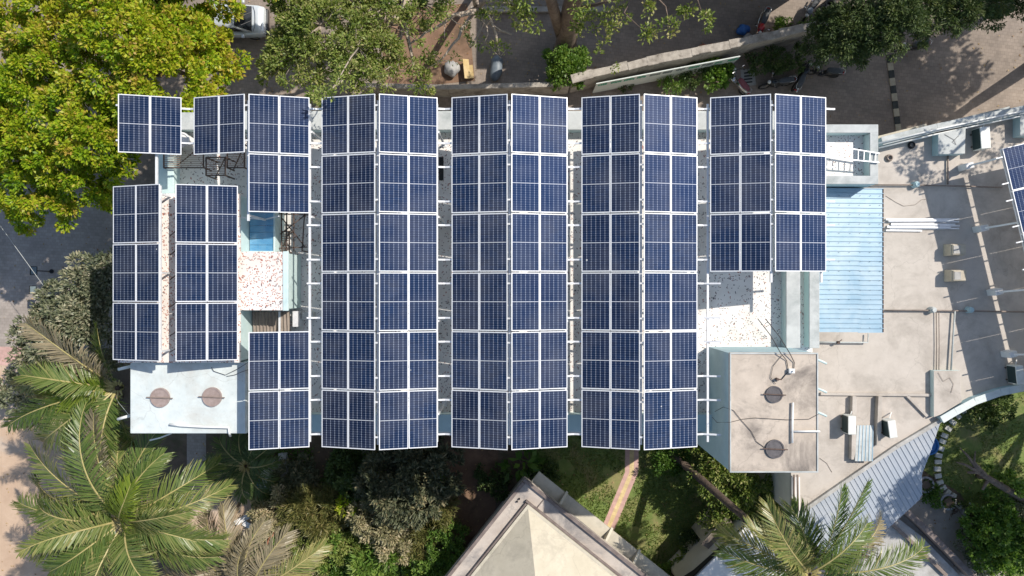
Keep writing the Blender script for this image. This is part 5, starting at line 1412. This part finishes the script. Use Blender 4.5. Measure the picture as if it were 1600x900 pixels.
for (px, py, bx, by, l) in ((54, 423, 81, 424, 'nearer the yellow-green tree'), (53, 453, 74, 454, 'nearer the grey-green tree')):
    t = thing('sign_post', 'small framed board on a thin post in the shaded yard, ' + l, 'sign', P(bx, by, 0), 'small boards on posts')
    tp = P(px, py, 1.5); ft = P(bx, by, 0)
    q = MB(); q.bar(ft, tp, .05, .05); q.cyl(ft, .12, 0, .04, 12); q.build('post', M_['black'], t)
    q = MB(); q.box(tp + Vector((0, 0, .05)), (.34, .44, .03), -.1); q.build('board', M_['signglass'], t)
    q = MB()
    for dx, dy, sx, sy in ((.17, 0, .03, .44), (-.17, 0, .03, .44), (0, .21, .31, .03), (0, -.21, .31, .03)): q.box(tp + Vector((dx, dy, .07)), (sx, sy, .03))
    q.build('board_frame', M_['black'], t)
pipe('overhead_wire', [P(-60, 270, 6.0), P(20, 380, 5.5), P(72, 452, 5.3), P(120, 520, 5.4)], .012, 'coping', 'thin overhead wire crossing the shaded yard', 'wire')
pipe('guy_wire', [P(172, 605, 8.0), P(186, 630, 10.0), P(203, 650, 11.5)], .008, 'coping', 'thin wire from the tank corner down to the palms', 'wire')
# edging stones of the round lawn
es = None
for i, (px, py) in enumerate(((1503, 641), (1495, 649), (1487, 659), (1480, 669), (1474, 680), (1471, 689), (1468, 700), (1465, 711), (1464, 721), (1463, 732), (1464, 743), (1467, 753), (1472, 762), (1479, 769), (1488, 775), (1499, 789), (1508, 799), (1516, 790))):
    q = MB(); c = P(px, py, 0); nx = ((1503, 641), (1495, 649), (1487, 659), (1480, 669), (1474, 680), (1471, 689), (1468, 700), (1465, 711), (1464, 721), (1463, 732), (1464, 743), (1467, 753), (1472, 762), (1479, 769), (1488, 775), (1499, 789), (1508, 799), (1516, 790))[max(0, i - 1)]
    an_ = math.atan2(-(py - nx[1]), px - nx[0]) if i else .8
    q.box((c.x, c.y, .08), (.22 + .04 * random.random(), .36, .13), an_ + random.uniform(-.15, .15))
    one(q, 'edging_stone', M_['stone'], 'pale edging stone in the curved row round the shaded lawn', 'edging stone', 'edging stones of the round lawn', bevel=.02, origin=c)
def planter(px, py, r, label):
    c = P(px, py, .5); t = thing('planter', label, 'planter', (c.x, c.y, 0), 'round planters by the grey path')
    q = MB(); q.cyl(c, r * .7, 0, .5, 24, 0, r); q.ring(c, r * .80, r * 1.04, .5, .57, 24); q.build('bowl', M_['potgrey'], t, smooth=False)
    q = MB(); q.cyl(c, r * .79, .5, .53, 20); q.build('earth', M_['darksoil'], t)
    rg = np.random.default_rng(int(px)); n = 50
    a = rg.random(n) * 6.28; bs = np.stack([c.x + .2 * np.cos(a), c.y + .2 * np.sin(a), np.full(n, .55)], 1); td = norm(np.stack([np.cos(a), np.sin(a), .8 + .5 * rg.random(n)], 1))
    leaf_object('foliage', LF['dark'], t, bs, td, norm(rg.normal(size=(n, 3)) + np.array([0, 0, 1])), .15 + .2 * rg.random(n), .05 + .05 * rg.random(n), rg.random(n))
planter(1446, 757, .42, 'round grey planter nearest the canopy corner')
planter(1481, 784, .42, 'round grey planter in the middle of the three')
planter(1517, 801, .40, 'round grey planter farthest from the canopy')
q = MB(); c = P(1452, 696, .6); q.cyl(c, .42, 0, .6, 24, 0, .48); q.ring(c, .42, .5, .6, .66, 24)
one(q, 'water_tub', M_['tubblue'], 'blue water tub peeking out from under the tin canopy', 'tub', origin=(c.x, c.y, 0))
# garden clutter in the shade
q = MB(); c = P(436, 742, .1); q.box((c.x, c.y, .1), (1.1, 1.6, .2), .03)
one(q, 'concrete_slab', M_['grey_concrete'], 'grey concrete slab in the shaded garden', 'slab', bevel=.03, origin=c)
q = MB(); c = P(443, 712, .15); q.box((c.x, c.y, .2), (.42, .34, .35), .02)
one(q, 'concrete_block', M_['coping'], 'small pale concrete block beside the grey slab', 'block', bevel=.02, origin=c)
t = thing('fallen_sign', 'leaning blue, red and white sign panel in the shaded garden', 'sign', P(411, 748, 0))
c = P(411, 748, .5)
for k, (m, s) in enumerate((('white', .0), ('signred', -.24), ('signblue', -.24))):
    q = MB(); q.box(c + Vector((s if k else .05, (0, .25, -.25)[k], .01 + (.012 if k else 0))), ((.42, .14, .14)[k], (1.05, .48, .48)[k], .03), -.22); q.build(('panel', 'red_patch', 'blue_patch')[k], M_[m], t)
q = MB(); q.bar((c.x, c.y - .4, 0), (c.x, c.y - .4, .5), .05, .05); q.bar((c.x, c.y + .4, 0), (c.x, c.y + .4, .5), .05, .05); q.build('leg', M_['wood'], t)
for (px, py, rz, l) in ((378, 812, .5, 'larger'), (387, 820, -.6, 'smaller')):
    q = MB(); c = P(px, py, .12); q.box((c.x, c.y, .14), (.75 if l == 'larger' else .5, .28, .03), rz, 0, 1, .2)
    one(q, 'broken_sheet', M_['white'], l + ' broken white sheet lying at the edge of the sunlit clearing', 'sheet', origin=c)
pipe('wooden_pole', [P(374, 785, .4), P(360, 822, .9)], .09, 'wood', 'weathered wooden pole at the edge of the sunlit clearing', 'pole')
pipe('wooden_pole', [P(436, 818, .4), P(412, 858, .7)], .08, 'terracotta', 'reddish pole lying among the olive shrubs', 'pole')

# ------------------------------------------------------------------ trees and shrubs
tree('broadleaf_tree', 'dense yellow-green tree with rosettes of leaves beside the car', 'tree', P(250, 110, 0),
     lobes_px([(110, 40, 8.5, 95), (205, 45, 9.5, 105), (290, 50, 9, 72), (335, 108, 7.5, 46), (260, 120, 9, 85), (170, 130, 8.8, 80), (295, 0, 8, 60), (30, 20, 8, 90), (325, 60, 7.5, 42), (343, 26, 7.6, 30), (352, 96, 7.3, 34), (200, -60, 8.5, 120), (330, 130, 7, 42), (400, -75, 9, 80), (300, -90, 9, 90)]),  # includes unseen lobes above the frame, added to darken the ground by the car
     LF['lime'], spacing=.60, cr=.33, per=135, ls=.165, aspect=.5, r0=.3, seed=21, inner=.7, gap=-.47, up=1.0, tintc=.58, tintr=.35, flat=.85, nscale=1.5)
tree('broadleaf_tree', 'yellow-green tree with darker lower boughs over the shaded yard', 'tree', P(80, 250, 0),
     lobes_px([(50, 130, 8, 95), (140, 210, 8.2, 85), (45, 230, 7.6, 95), (175, 255, 6.8, 60), (110, 285, 6.5, 62), (30, 300, 6, 60), (-40, 180, 7, 90), (180, 190, 7.5, 60), (185, 300, 5, 32)]),
     LF['lime'], spacing=.58, cr=.33, per=135, ls=.165, aspect=.5, r0=.3, seed=22, inner=.7, gap=-.45, up=1.0, tintc=.49, tintr=.35, flat=.85, nscale=1.5)
tree('loose_tree', 'loose green tree with bare branches leaning over the first panel columns', 'tree', P(600, -30, 0),
     lobes_px([(468, 40, 7, 46, .5), (500, 40, 7.5, 62, .5), (560, 75, 7.5, 58, .5), (470, 95, 7, 55, .5), (540, 118, 7.2, 45, .4), (605, 40, 7, 55, .5), (620, 110, 6.5, 36, .4), (432, 108, 6.5, 28, .4), (510, 150, 8.2, 22, .4), (575, 5, 7, 60, .5), (480, -20, 7, 70, .5), (660, 5, 7, 50, .5), (655, 120, 6.0, 26, .4), (455, 75, 7, 38, .4), (585, 60, 7, 50, .4)]),
     LF['mid'], spacing=.43, cr=.30, per=68, ls=.16, aspect=.42, r0=.22, seed=23, inner=.3, gap=-.28, bark='barkpale', tintc=.5, tintr=.4, twigs=True, nscale=1.7, hub=P(640, -10, 4.5))
tree('loose_tree', 'sparse tree with pale bare branches over the bare soil and yellow board', 'tree', P(745, -20, 0),
     lobes_px([(700, 25, 7, 45, .5), (760, 40, 7, 38, .5), (735, 75, 6.5, 30, .4), (780, 85, 6.5, 24, .4), (690, 95, 6.2, 30, .4), (800, 10, 7, 38, .5), (740, -30, 7.5, 60, .5), (800, 55, 6.5, 20, .4), (640, 70, 6, 30, .4)]),
     LF['mid'], spacing=.55, cr=.26, per=30, ls=.16, aspect=.42, r0=.16, seed=24, inner=.1, gap=-.05, bark='barkpale', tintc=.52, tintr=.4, twigs=True, nscale=1.9, hub=P(745, 12, 5.0))
lt = [o for o in COL.objects if o.name == 'loose_tree'][0]
q = MB(); q.tube([P(560, 75, 8.3), P(548, 90, 10.2), P(532, 118, 12.2), P(516, 144, 13.2), P(506, 158, 13.25)], [.035, .03, .022, .014, .007], 5); q.build('branch', M_['barkpale'], lt, smooth=True)
rg = np.random.default_rng(71)
cs, ns = lobe_clumps(lobes_px([(508, 154, 13.2, 13, .4), (528, 132, 12.6, 10, .4), (545, 112, 11.4, 14, .4)]), .24, rg, .2, -.9)
leaf_object('crown', LF['mid'], lt, *clump_leaves(cs, ns, .16 + 0 * cs[:, 0], 30, .15, .4, rg, .6, .55, .4), curl=.1)
# the big leaning trunk
tr = thing('big_tree', 'thick brown leaning tree trunk with high sprays of leaves over the paving', 'tree', P(884, 78, 0))
q = MB(); tp = [P(884, 80, 0), P(884, 70, .7), P(888, 45, 2.5), P(893, 15, 4.5), P(905, -30, 6.5), P(915, -70, 9)]
q.tube(tp, [.72, .56, .50, .47, .42, .36], 14); q.tube([P(880, 60, .8), P(868, 25, 4), P(858, -10, 6.5), P(840, -60, 8.5)], [.34, .27, .24, .18], 10)
q.tube([P(893, 15, 4.5), P(930, 8, 6), P(985, -8, 7.5)], [.12, .08, .05], 7); q.tube([P(905, -30, 6.5), P(1000, -30, 8.5), P(1040, 10, 8.8), P(1046, 40, 8.6)], [.16, .06, .03, .015], 6); q.tube([P(1000, -30, 8.5), P(975, 20, 8.4), P(1008, 50, 8.4)], [.05, .03, .012], 6); q.tube([P(1000, -40, 8.5), P(1090, 0, 8.2), P(1100, 30, 8.2)], [.05, .03, .012], 6)
q.build('trunk', M_['bark'], tr, smooth=True)
rg = np.random.default_rng(77)
cs, ns = lobe_clumps(lobes_px([(960, 12, 8, 26, .3), (1008, 55, 8.4, 13, .3), (1046, 42, 8.6, 12, .3), (1100, 34, 8.2, 10, .3), (1010, 10, 8.4, 16, .3), (930, 55, 6, 34, .4), (960, 75, 5, 22, .4), (945, 100, 3, 20, .4), (830, 20, 7, 26, .4), (905, -90, 10, 120, .4), (800, -60, 9.5, 80, .4), (1010, -80, 9, 70, .4), (1075, 15, 8.2, 8, .3)]), .42, rg, .15, -.2, 5.1, 1.8)
leaf_object('crown', LF['mid'], tr, *clump_leaves(cs, ns, .24 * (.7 + .6 * rg.random(len(cs))), 34, .17, .45, rg, .6, .5, .4), curl=.1)
tree('ivy_stump', 'bright leafy creeper heaped at the foot of the thick tree trunk', 'creeper', P(880, 112, 0), lobes_px([(878, 98, 1.6, 26, .9), (888, 115, 1.4, 26, .9), (872, 122, 1.2, 20, .9), (900, 92, 1.3, 18)]), LF['fresh'], spacing=.26, cr=.22, per=46, ls=.15, aspect=.6, r0=.1, seed=31, tintc=.5)
# dark trees over the road
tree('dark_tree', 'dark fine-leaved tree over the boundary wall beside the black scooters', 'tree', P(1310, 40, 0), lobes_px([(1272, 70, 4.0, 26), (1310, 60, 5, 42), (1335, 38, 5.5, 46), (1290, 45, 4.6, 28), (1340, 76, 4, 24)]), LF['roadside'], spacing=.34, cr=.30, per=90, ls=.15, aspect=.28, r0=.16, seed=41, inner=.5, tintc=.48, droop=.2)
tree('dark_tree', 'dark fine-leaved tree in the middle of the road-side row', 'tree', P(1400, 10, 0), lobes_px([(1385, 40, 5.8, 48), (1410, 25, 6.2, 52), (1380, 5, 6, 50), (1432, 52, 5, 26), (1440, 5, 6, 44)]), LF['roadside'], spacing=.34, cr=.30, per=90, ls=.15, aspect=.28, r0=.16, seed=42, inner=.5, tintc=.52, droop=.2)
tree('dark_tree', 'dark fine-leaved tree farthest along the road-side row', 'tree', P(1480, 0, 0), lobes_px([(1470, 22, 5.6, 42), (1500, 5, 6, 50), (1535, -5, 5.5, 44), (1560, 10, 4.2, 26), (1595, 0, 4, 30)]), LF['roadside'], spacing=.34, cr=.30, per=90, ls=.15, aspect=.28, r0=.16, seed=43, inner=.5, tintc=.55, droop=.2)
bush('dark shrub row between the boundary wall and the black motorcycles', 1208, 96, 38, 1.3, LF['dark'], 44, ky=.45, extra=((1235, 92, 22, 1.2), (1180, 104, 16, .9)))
bush('sunlit fresh green shrub growing along the top of the boundary wall', 1240, 38, 26, 1.0, LF['fresh'], 45, ky=.4, extra=((1222, 46, 14, 1),))
bush('spiky light green shrub below the painted board', 1050, 132, 18, .9, LF['fresh'], 46, ls=.2, aspect=.2)
bush('dark green shrub below the painted board beside the spiky one', 1086, 116, 20, 1.1, LF['dark'], 47, per=60)
bush('broad-leaved pale green shrub next to the maroon-seated scooter', 1113, 118, 23, 1.1, LF['fresh'], 48, ls=.2, aspect=.6, extra=((1128, 112, 12, 1),))
bush('small dark weed clump under the left end of the painted board', 976, 135, 9, .4, LF['dark'], 49, per=30)
# grey-green tree at the yard
tree('greygreen_tree', 'grey-green leathery-leaved tree between the shaded yard and palms', 'tree', P(130, 480, 0),
     lobes_px([(140, 442, 6, 44), (170, 425, 6, 34), (98, 478, 5.5, 38), (130, 490, 6.2, 52), (62, 510, 5, 28), (165, 470, 6, 48), (95, 525, 5.2, 48), (50, 545, 4.6, 34), (150, 540, 5, 50), (75, 580, 4, 34)]),
     LF['greygreen'], spacing=.40, cr=.30, per=62, ls=.20, aspect=.36, r0=.2, seed=51, inner=.4, gap=-.42, tintc=.52, tintr=.45, nscale=1.6)
bush('thin grey-green sapling at the edge of the sandy ground', 45, 612, 40, 2.6, LF['greygreen'], 52, spacing=.42, per=40, ls=.18, extra=((25, 600, 22, 1), (70, 630, 22, 1)))
# garden below the building
B = bush
B('dark mango-like tree in the shade below the fourth panel column', 640, 745, 74, 4.0, LF['mango'], 61, spacing=.36, per=62, ls=.26, aspect=.26, extra=((600, 765, 40, 1), (690, 735, 38, 1.1), (605, 730, 36, 1)), name='tree', cat='tree', inner=.35, tintc=.45, tintr=.5)
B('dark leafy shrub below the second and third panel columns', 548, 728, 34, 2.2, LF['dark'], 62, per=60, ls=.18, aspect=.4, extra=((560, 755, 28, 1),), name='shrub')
B('small bright yellow-green sapling lit in the middle of the garden', 547, 785, 17, 2.3, LF['lime'], 63, per=40, ls=.18, aspect=.5, tintc=.45)
B('feathery olive bush in the sun left of the bright sapling', 490, 800, 44, 2.2, LF['featherygreen'], 64, ls=.30, aspect=.14, per=60, extra=((470, 790, 26, 1), (515, 790, 30, 1)), tintc=.4)
B('brownish olive bush between the fallen sign and feathery bush', 432, 792, 34, 1.7, LF['olive'], 65, per=55, ls=.14, extra=((412, 815, 26, 1), (440, 770, 20, 1)), tintc=.62)
B('sunlit olive-leaved small tree in front of the mango-like tree', 606, 812, 44, 2.9, LF['olive'], 66, spacing=.34, per=60, ls=.18, aspect=.34, extra=((575, 800, 28, 1), (620, 845, 32, .9)), name='tree', cat='tree', tintc=.5)
B('feathery green small tree near the house gutter', 668, 815, 42, 2.2, LF['featherygreen'], 67, spacing=.36, per=66, ls=.28, aspect=.12, extra=((688, 795, 26, 1), (648, 845, 30, .9)), name='tree', cat='tree', tintc=.36)
B('bright green shrub against the left gutter of the hip-roofed house', 698, 852, 34, 2.9, LF['fresh'], 68, per=60, extra=((712, 832, 20, .9), (680, 880, 34, 1), (655, 890, 26, .9)))
B('yellowish green shrub at the bottom edge beside the house', 668, 898, 30, 1.7, LF['lime'], 69, per=50, tintc=.4)
B('mid-green thicket in the lower middle of the garden', 512, 858, 46, 1.8, LF['mid'], 70, per=55, extra=((480, 850, 30, 1), (540, 845, 34, 1)), tintc=.55)
B('mixed green thicket at the bottom edge below the olive thicket', 560, 888, 40, 1.7, LF['fresh'], 71, per=55, ls=.2, aspect=.3, extra=((600, 885, 34, 1), (530, 900, 30, 1)), tintc=.5)
B('bright fern-like green clump among the olive shrubs near the bottom edge', 585, 868, 26, 2.4, LF['fresh'], 171, per=40, ls=.34, aspect=.22, tintc=.65, extra=((610, 862, 18, .9), (570, 880, 20, 1)))
B('small lime green weed patch in front of the feathery olive bush', 520, 838, 18, 2.0, LF['fresh'], 172, per=45, ls=.2, tintc=.7)
B('dull brown undershrub beside the greyish palm', 462, 880, 36, 1.4, LF['olive'], 72, per=50, tintc=.5)
B('dark green shrub between the mango-like tree and feathery tree', 580, 770, 26, 2.0, LF['fresh'], 73, per=55, tintc=.3)
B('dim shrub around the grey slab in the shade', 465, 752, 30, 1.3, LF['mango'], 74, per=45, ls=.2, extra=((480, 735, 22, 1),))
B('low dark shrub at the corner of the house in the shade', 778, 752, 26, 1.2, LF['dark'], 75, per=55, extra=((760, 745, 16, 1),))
B('big-leaved green plant behind the apex corner of the house', 815, 722, 22, 1.5, LF['fresh'], 76, ls=.55, aspect=.42, per=9, spacing=.5, tintc=.4)
B('dark hedge-like shrub between the house corner and lawn', 850, 742, 24, 1.0, LF['dark'], 77, per=55, extra=((835, 760, 18, 1),))
tree('croton_tree', 'mottled olive tree wrapping the garden foot of the tank room', 'tree', P(1140, 760, 0),
     lobes_px([(1120, 715, 2.3, 36), (1150, 745, 2.5, 44), (1110, 745, 2.2, 32), (1175, 770, 2.3, 34), (1140, 790, 2.1, 40), (1120, 815, 1.7, 26), (1185, 800, 1.9, 26), (1160, 820, 1.7, 28), (1100, 700, 1.9, 20)]),
     LF['mid'], spacing=.36, cr=.27, per=60, ls=.17, aspect=.42, r0=.14, seed=81, inner=.4, gap=-.45, tintc=.38, tintr=.6, nscale=1.6)
B('dark green shrub under the sixth panel column by the curved palm trunk', 1050, 716, 26, 1.3, LF['fresh'], 82, per=55, tintc=.25, extra=((1030, 722, 14, .8),))
B('yellow-green shrub beside the lattice wall of the white house', 1068, 884, 24, 1.1, LF['fresh'], 83, per=50, ls=.2, tintc=.7, extra=((1050, 900, 20, 1),))
B('dark shrub in the shadow between lawn and lean-to', 1082, 846, 22, 1.0, LF['dark'], 84, per=50)
B('fresh green tree-like shrub by the farthest planter', 1555, 825, 46, 2.4, LF['fresh'], 91, per=60, ls=.17, aspect=.5, extra=((1520, 815, 28, .8), (1590, 850, 36, 1), (1545, 860, 34, .9)), tintc=.48)
B('dull green shrub beside the grey path under the farthest planter', 1520, 845, 26, 1.2, LF['greygreen'], 92, per=50, extra=((1535, 872, 24, 1),))
B('bright green clump on the bare leaning tree', 1560, 756, 20, 2.8, LF['fresh'], 93, per=50, ls=.2, aspect=.5, tintc=.6, name='shrub')
B('dark shrub under the curved terrace edge', 1535, 642, 28, 1.4, LF['dark'], 94, per=55, extra=((1560, 634, 22, 1),))
B('low leafy plant between the first two planters', 1462, 775, 16, .7, LF['fresh'], 95, per=45, tintc=.35, extra=((1450, 772, 12, 1),))
B('low leafy plant around the second and third planters', 1498, 800, 15, .7, LF['dark'], 96, per=45, extra=((1486, 806, 10, 1),))
B('grey-green shrub at the bottom edge beside the grey path', 1585, 800, 30, 1.6, LF['greygreen'], 97, per=50, extra=((1600, 770, 26, 1),))
t = thing('bare_tree', 'bare grey tree leaning over the shaded round lawn', 'tree', P(1640, 800, 0))
q = MB(); q.tube([P(1650, 815, 0), P(1600, 780, 1.2), P(1560, 757, 2.0), P(1530, 738, 2.6)], [.24, .2, .17, .13], 9)
for b_ in ([(1530, 738, 2.6), (1512, 712, 3.0), (1500, 700, 3.2)], [(1530, 738, 2.6), (1508, 726, 2.9), (1494, 722, 3.0)], [(1540, 742, 2.5), (1522, 722, 2.9), (1524, 705, 3.1)], [(1530, 738, 2.6), (1512, 738, 2.8)], [(1545, 748, 2.3), (1535, 765, 2.4)]):
    q.tube([P(*p) for p in b_], [.10, .06, .025][:len(b_)], 7)
q.build('trunk', M_['bark'], t, smooth=True)
# trees beyond the frame that shade the road and terrace
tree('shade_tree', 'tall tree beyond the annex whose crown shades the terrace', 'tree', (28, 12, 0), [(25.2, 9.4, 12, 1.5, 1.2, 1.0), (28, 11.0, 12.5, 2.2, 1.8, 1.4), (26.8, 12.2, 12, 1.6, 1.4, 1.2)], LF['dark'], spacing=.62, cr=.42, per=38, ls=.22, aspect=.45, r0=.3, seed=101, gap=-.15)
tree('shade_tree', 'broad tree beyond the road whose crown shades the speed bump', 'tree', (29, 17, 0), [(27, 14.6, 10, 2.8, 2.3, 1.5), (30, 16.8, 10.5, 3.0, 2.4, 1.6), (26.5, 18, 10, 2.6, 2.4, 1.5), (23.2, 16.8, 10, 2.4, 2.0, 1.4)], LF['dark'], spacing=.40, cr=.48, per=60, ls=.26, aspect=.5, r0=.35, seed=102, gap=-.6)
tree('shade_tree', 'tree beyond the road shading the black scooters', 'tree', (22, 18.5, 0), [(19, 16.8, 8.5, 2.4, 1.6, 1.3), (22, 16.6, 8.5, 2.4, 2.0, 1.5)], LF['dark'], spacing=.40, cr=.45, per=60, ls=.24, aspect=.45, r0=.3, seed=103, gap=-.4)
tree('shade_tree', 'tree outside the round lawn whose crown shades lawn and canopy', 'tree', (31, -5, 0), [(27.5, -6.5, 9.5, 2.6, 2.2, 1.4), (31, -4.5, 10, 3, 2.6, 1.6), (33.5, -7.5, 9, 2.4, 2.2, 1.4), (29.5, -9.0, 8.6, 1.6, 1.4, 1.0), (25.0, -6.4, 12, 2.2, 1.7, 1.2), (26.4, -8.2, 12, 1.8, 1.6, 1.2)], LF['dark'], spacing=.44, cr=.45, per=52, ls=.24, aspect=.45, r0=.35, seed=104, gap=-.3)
tree('shade_tree', 'unseen tree added beyond the car to shade the paving beside it', 'tree', (-5.5, 19, 0), [(-6.8, 16.7, 9, 1.8, 1.4, 1.1), (-4.6, 17.2, 9.2, 1.9, 1.6, 1.2)], LF['dark'], spacing=.38, cr=.45, per=60, ls=.24, aspect=.5, r0=.3, seed=105, gap=-.6)  # unseen tree, added only to darken the paving next to the car
nb = thing('neighbour_building', 'plain neighbour building across the paved road shading it', 'building', (11, 20, 0))
q = MB(); q.bounds(4.7, 16, 16.2, 26, 0, 8.4); q.build('wall', M_['wall'], nb)
q = MB(); q.bounds(4.6, 16.1, 16.1, 26.1, 8.4, 8.7); q.build('roof', M_['coping'], nb)
rg = np.random.default_rng(303); nn_ = 24000
q_ = np.stack([rg.uniform(395, 745, nn_), rg.uniform(700, 905, nn_)], 1); dd_ = CAMZ / FPX
bs = np.stack([(q_[:, 0] - 800) * dd_, (450 - q_[:, 1]) * dd_, .02 + .35 * rg.random(nn_) ** 2], 1)
kp = (pnoise(bs, .8, 2.2) > -.25); kp &= ~((q_[:, 0] > 700) & (q_[:, 1] < 850)); bs = bs[kp]; m_ = len(bs)
tag(leaf_object('ground_cover', LF['fresh'], None, bs, norm(rg.normal(size=(m_, 3)) * np.array([1, 1, .5])), norm(rg.normal(size=(m_, 3)) * .5 + np.array([0, 0, 1])), .08 + .12 * rg.random(m_), .04 + .06 * rg.random(m_), .35 + .3 * pnoise(bs, 1.1, 7) + .15 * rg.normal(size=m_)), kind='stuff')
# ------------------------------------------------------------------ palms
D_ = LF['palmdry']; Y_ = LF['palmlime']
palm('large coconut palm with broad drooping fronds beside the sandy ground', P(197, 800, 0), P(195, 812, 8.6),
     [(32, 38, 4.6, 75), (14, 28, 4.6, 70), (-8, 32, 4.4, 75), (-30, 26, 4.5, 70), (-52, 35, 4.6, 80), (-78, 30, 4.4, 80), (-102, 42, 4.4, 85), (-125, 28, 4.5, 75), (207, 25, 4.9, 55, Y_, .5), (190, 30, 4.6, 75), (172, 24, 4.6, 70), (158, 36, 4.6, 80), (122, 40, 4.6, 70), (106, 44, 5.2, 60), (78, 52, 4.2, 80), (58, 46, 4.6, 80), (44, 62, 3.6, 70, Y_, .35), (180, 58, 3.6, 75), (-60, 60, 3.4, 75), (95, 22, 4.6, 60, D_), (2, 45, 4.4, 80), (-20, 20, 4.6, 60), (140, 24, 4.8, 62), (68, 30, 4.8, 62), (-112, 20, 4.4, 66), (218, 34, 4.6, 78), (20, 55, 3.8, 80), (165, 50, 4.2, 82), (90, 34, 5.0, 64), (-140, 50, 3.6, 80)], LF['palm'], 201)
palm('coconut palm squeezed between the grey-green tree and white tank', P(185, 620, 0), P(184, 606, 9.0),
     [(178, 30, 4.2, 70), (196, 26, 4.0, 70), (165, 42, 3.6, 75), (215, 30, 4.0, 80), (126, 40, 4.4, 55, D_, .6), (145, 28, 3.6, 70, D_), (235, 36, 3.4, 85), (262, 34, 3.0, 80), (100, 34, 2.8, 80), (288, 30, 2.8, 80), (185, 56, 3.0, 80, Y_, .2), (170, 18, 4.6, 66), (188, 36, 4.4, 72), (206, 20, 4.4, 72), (155, 50, 3.6, 80)], LF['palm'], 202, r=.15)
palm('greyish coconut palm at the bottom edge beside the olive shrubs', P(390, 925, 0), P(388, 928, 6.6),
     [(62, 36, 4.2, 75), (82, 40, 4.4, 75), (100, 34, 4.4, 70), (118, 38, 4.2, 75), (38, 30, 4.2, 70, LF['palm'], .75), (20, 28, 3.8, 70), (138, 30, 4.2, 70), (160, 30, 3.8, 70), (92, 60, 3.4, 70), (0, 30, 3.6, 70), (180, 30, 3.6, 70)], D_, 203, r=.15)
palm('coconut palm with a long curved brown trunk arching over the lawn', P(1040, 700, 0), P(1264, 896, 8.2),
     [(138, 30, 4.6, 55, None, .85), (128, 40, 4.6, 60, None, .75), (150, 22, 4.2, 60), (168, 26, 4.6, 65), (184, 30, 4.0, 70), (74, 44, 5.0, 55, None, .22, (-.75, -.25)), (84, 50, 4.6, 60, None, .15, (-.6, -.1)), (10, 30, 5.0, 60, None, .45, (.5, .25)), (48, 22, 3.2, 80), (-4, 34, 4.2, 65), (24, 20, 4.2, 70, D_), (100, 30, 2.8, 90), (-40, 30, 4.0, 70), (-90, 30, 4.0, 70), (-140, 30, 4.0, 70), (210, 30, 3.8, 70)], LF['palm'], 204, r=.17, bend=(-.3, .25, .3))
palm('small dark palm in the shade at the foot of the white tank', P(385, 728, 0), P(385, 728, .9),
     [(a, 40, 2.1, 90) for a in range(0, 360, 33)], LF['dark'], 205, r=.08, ll=.7, n=44, w=.045)
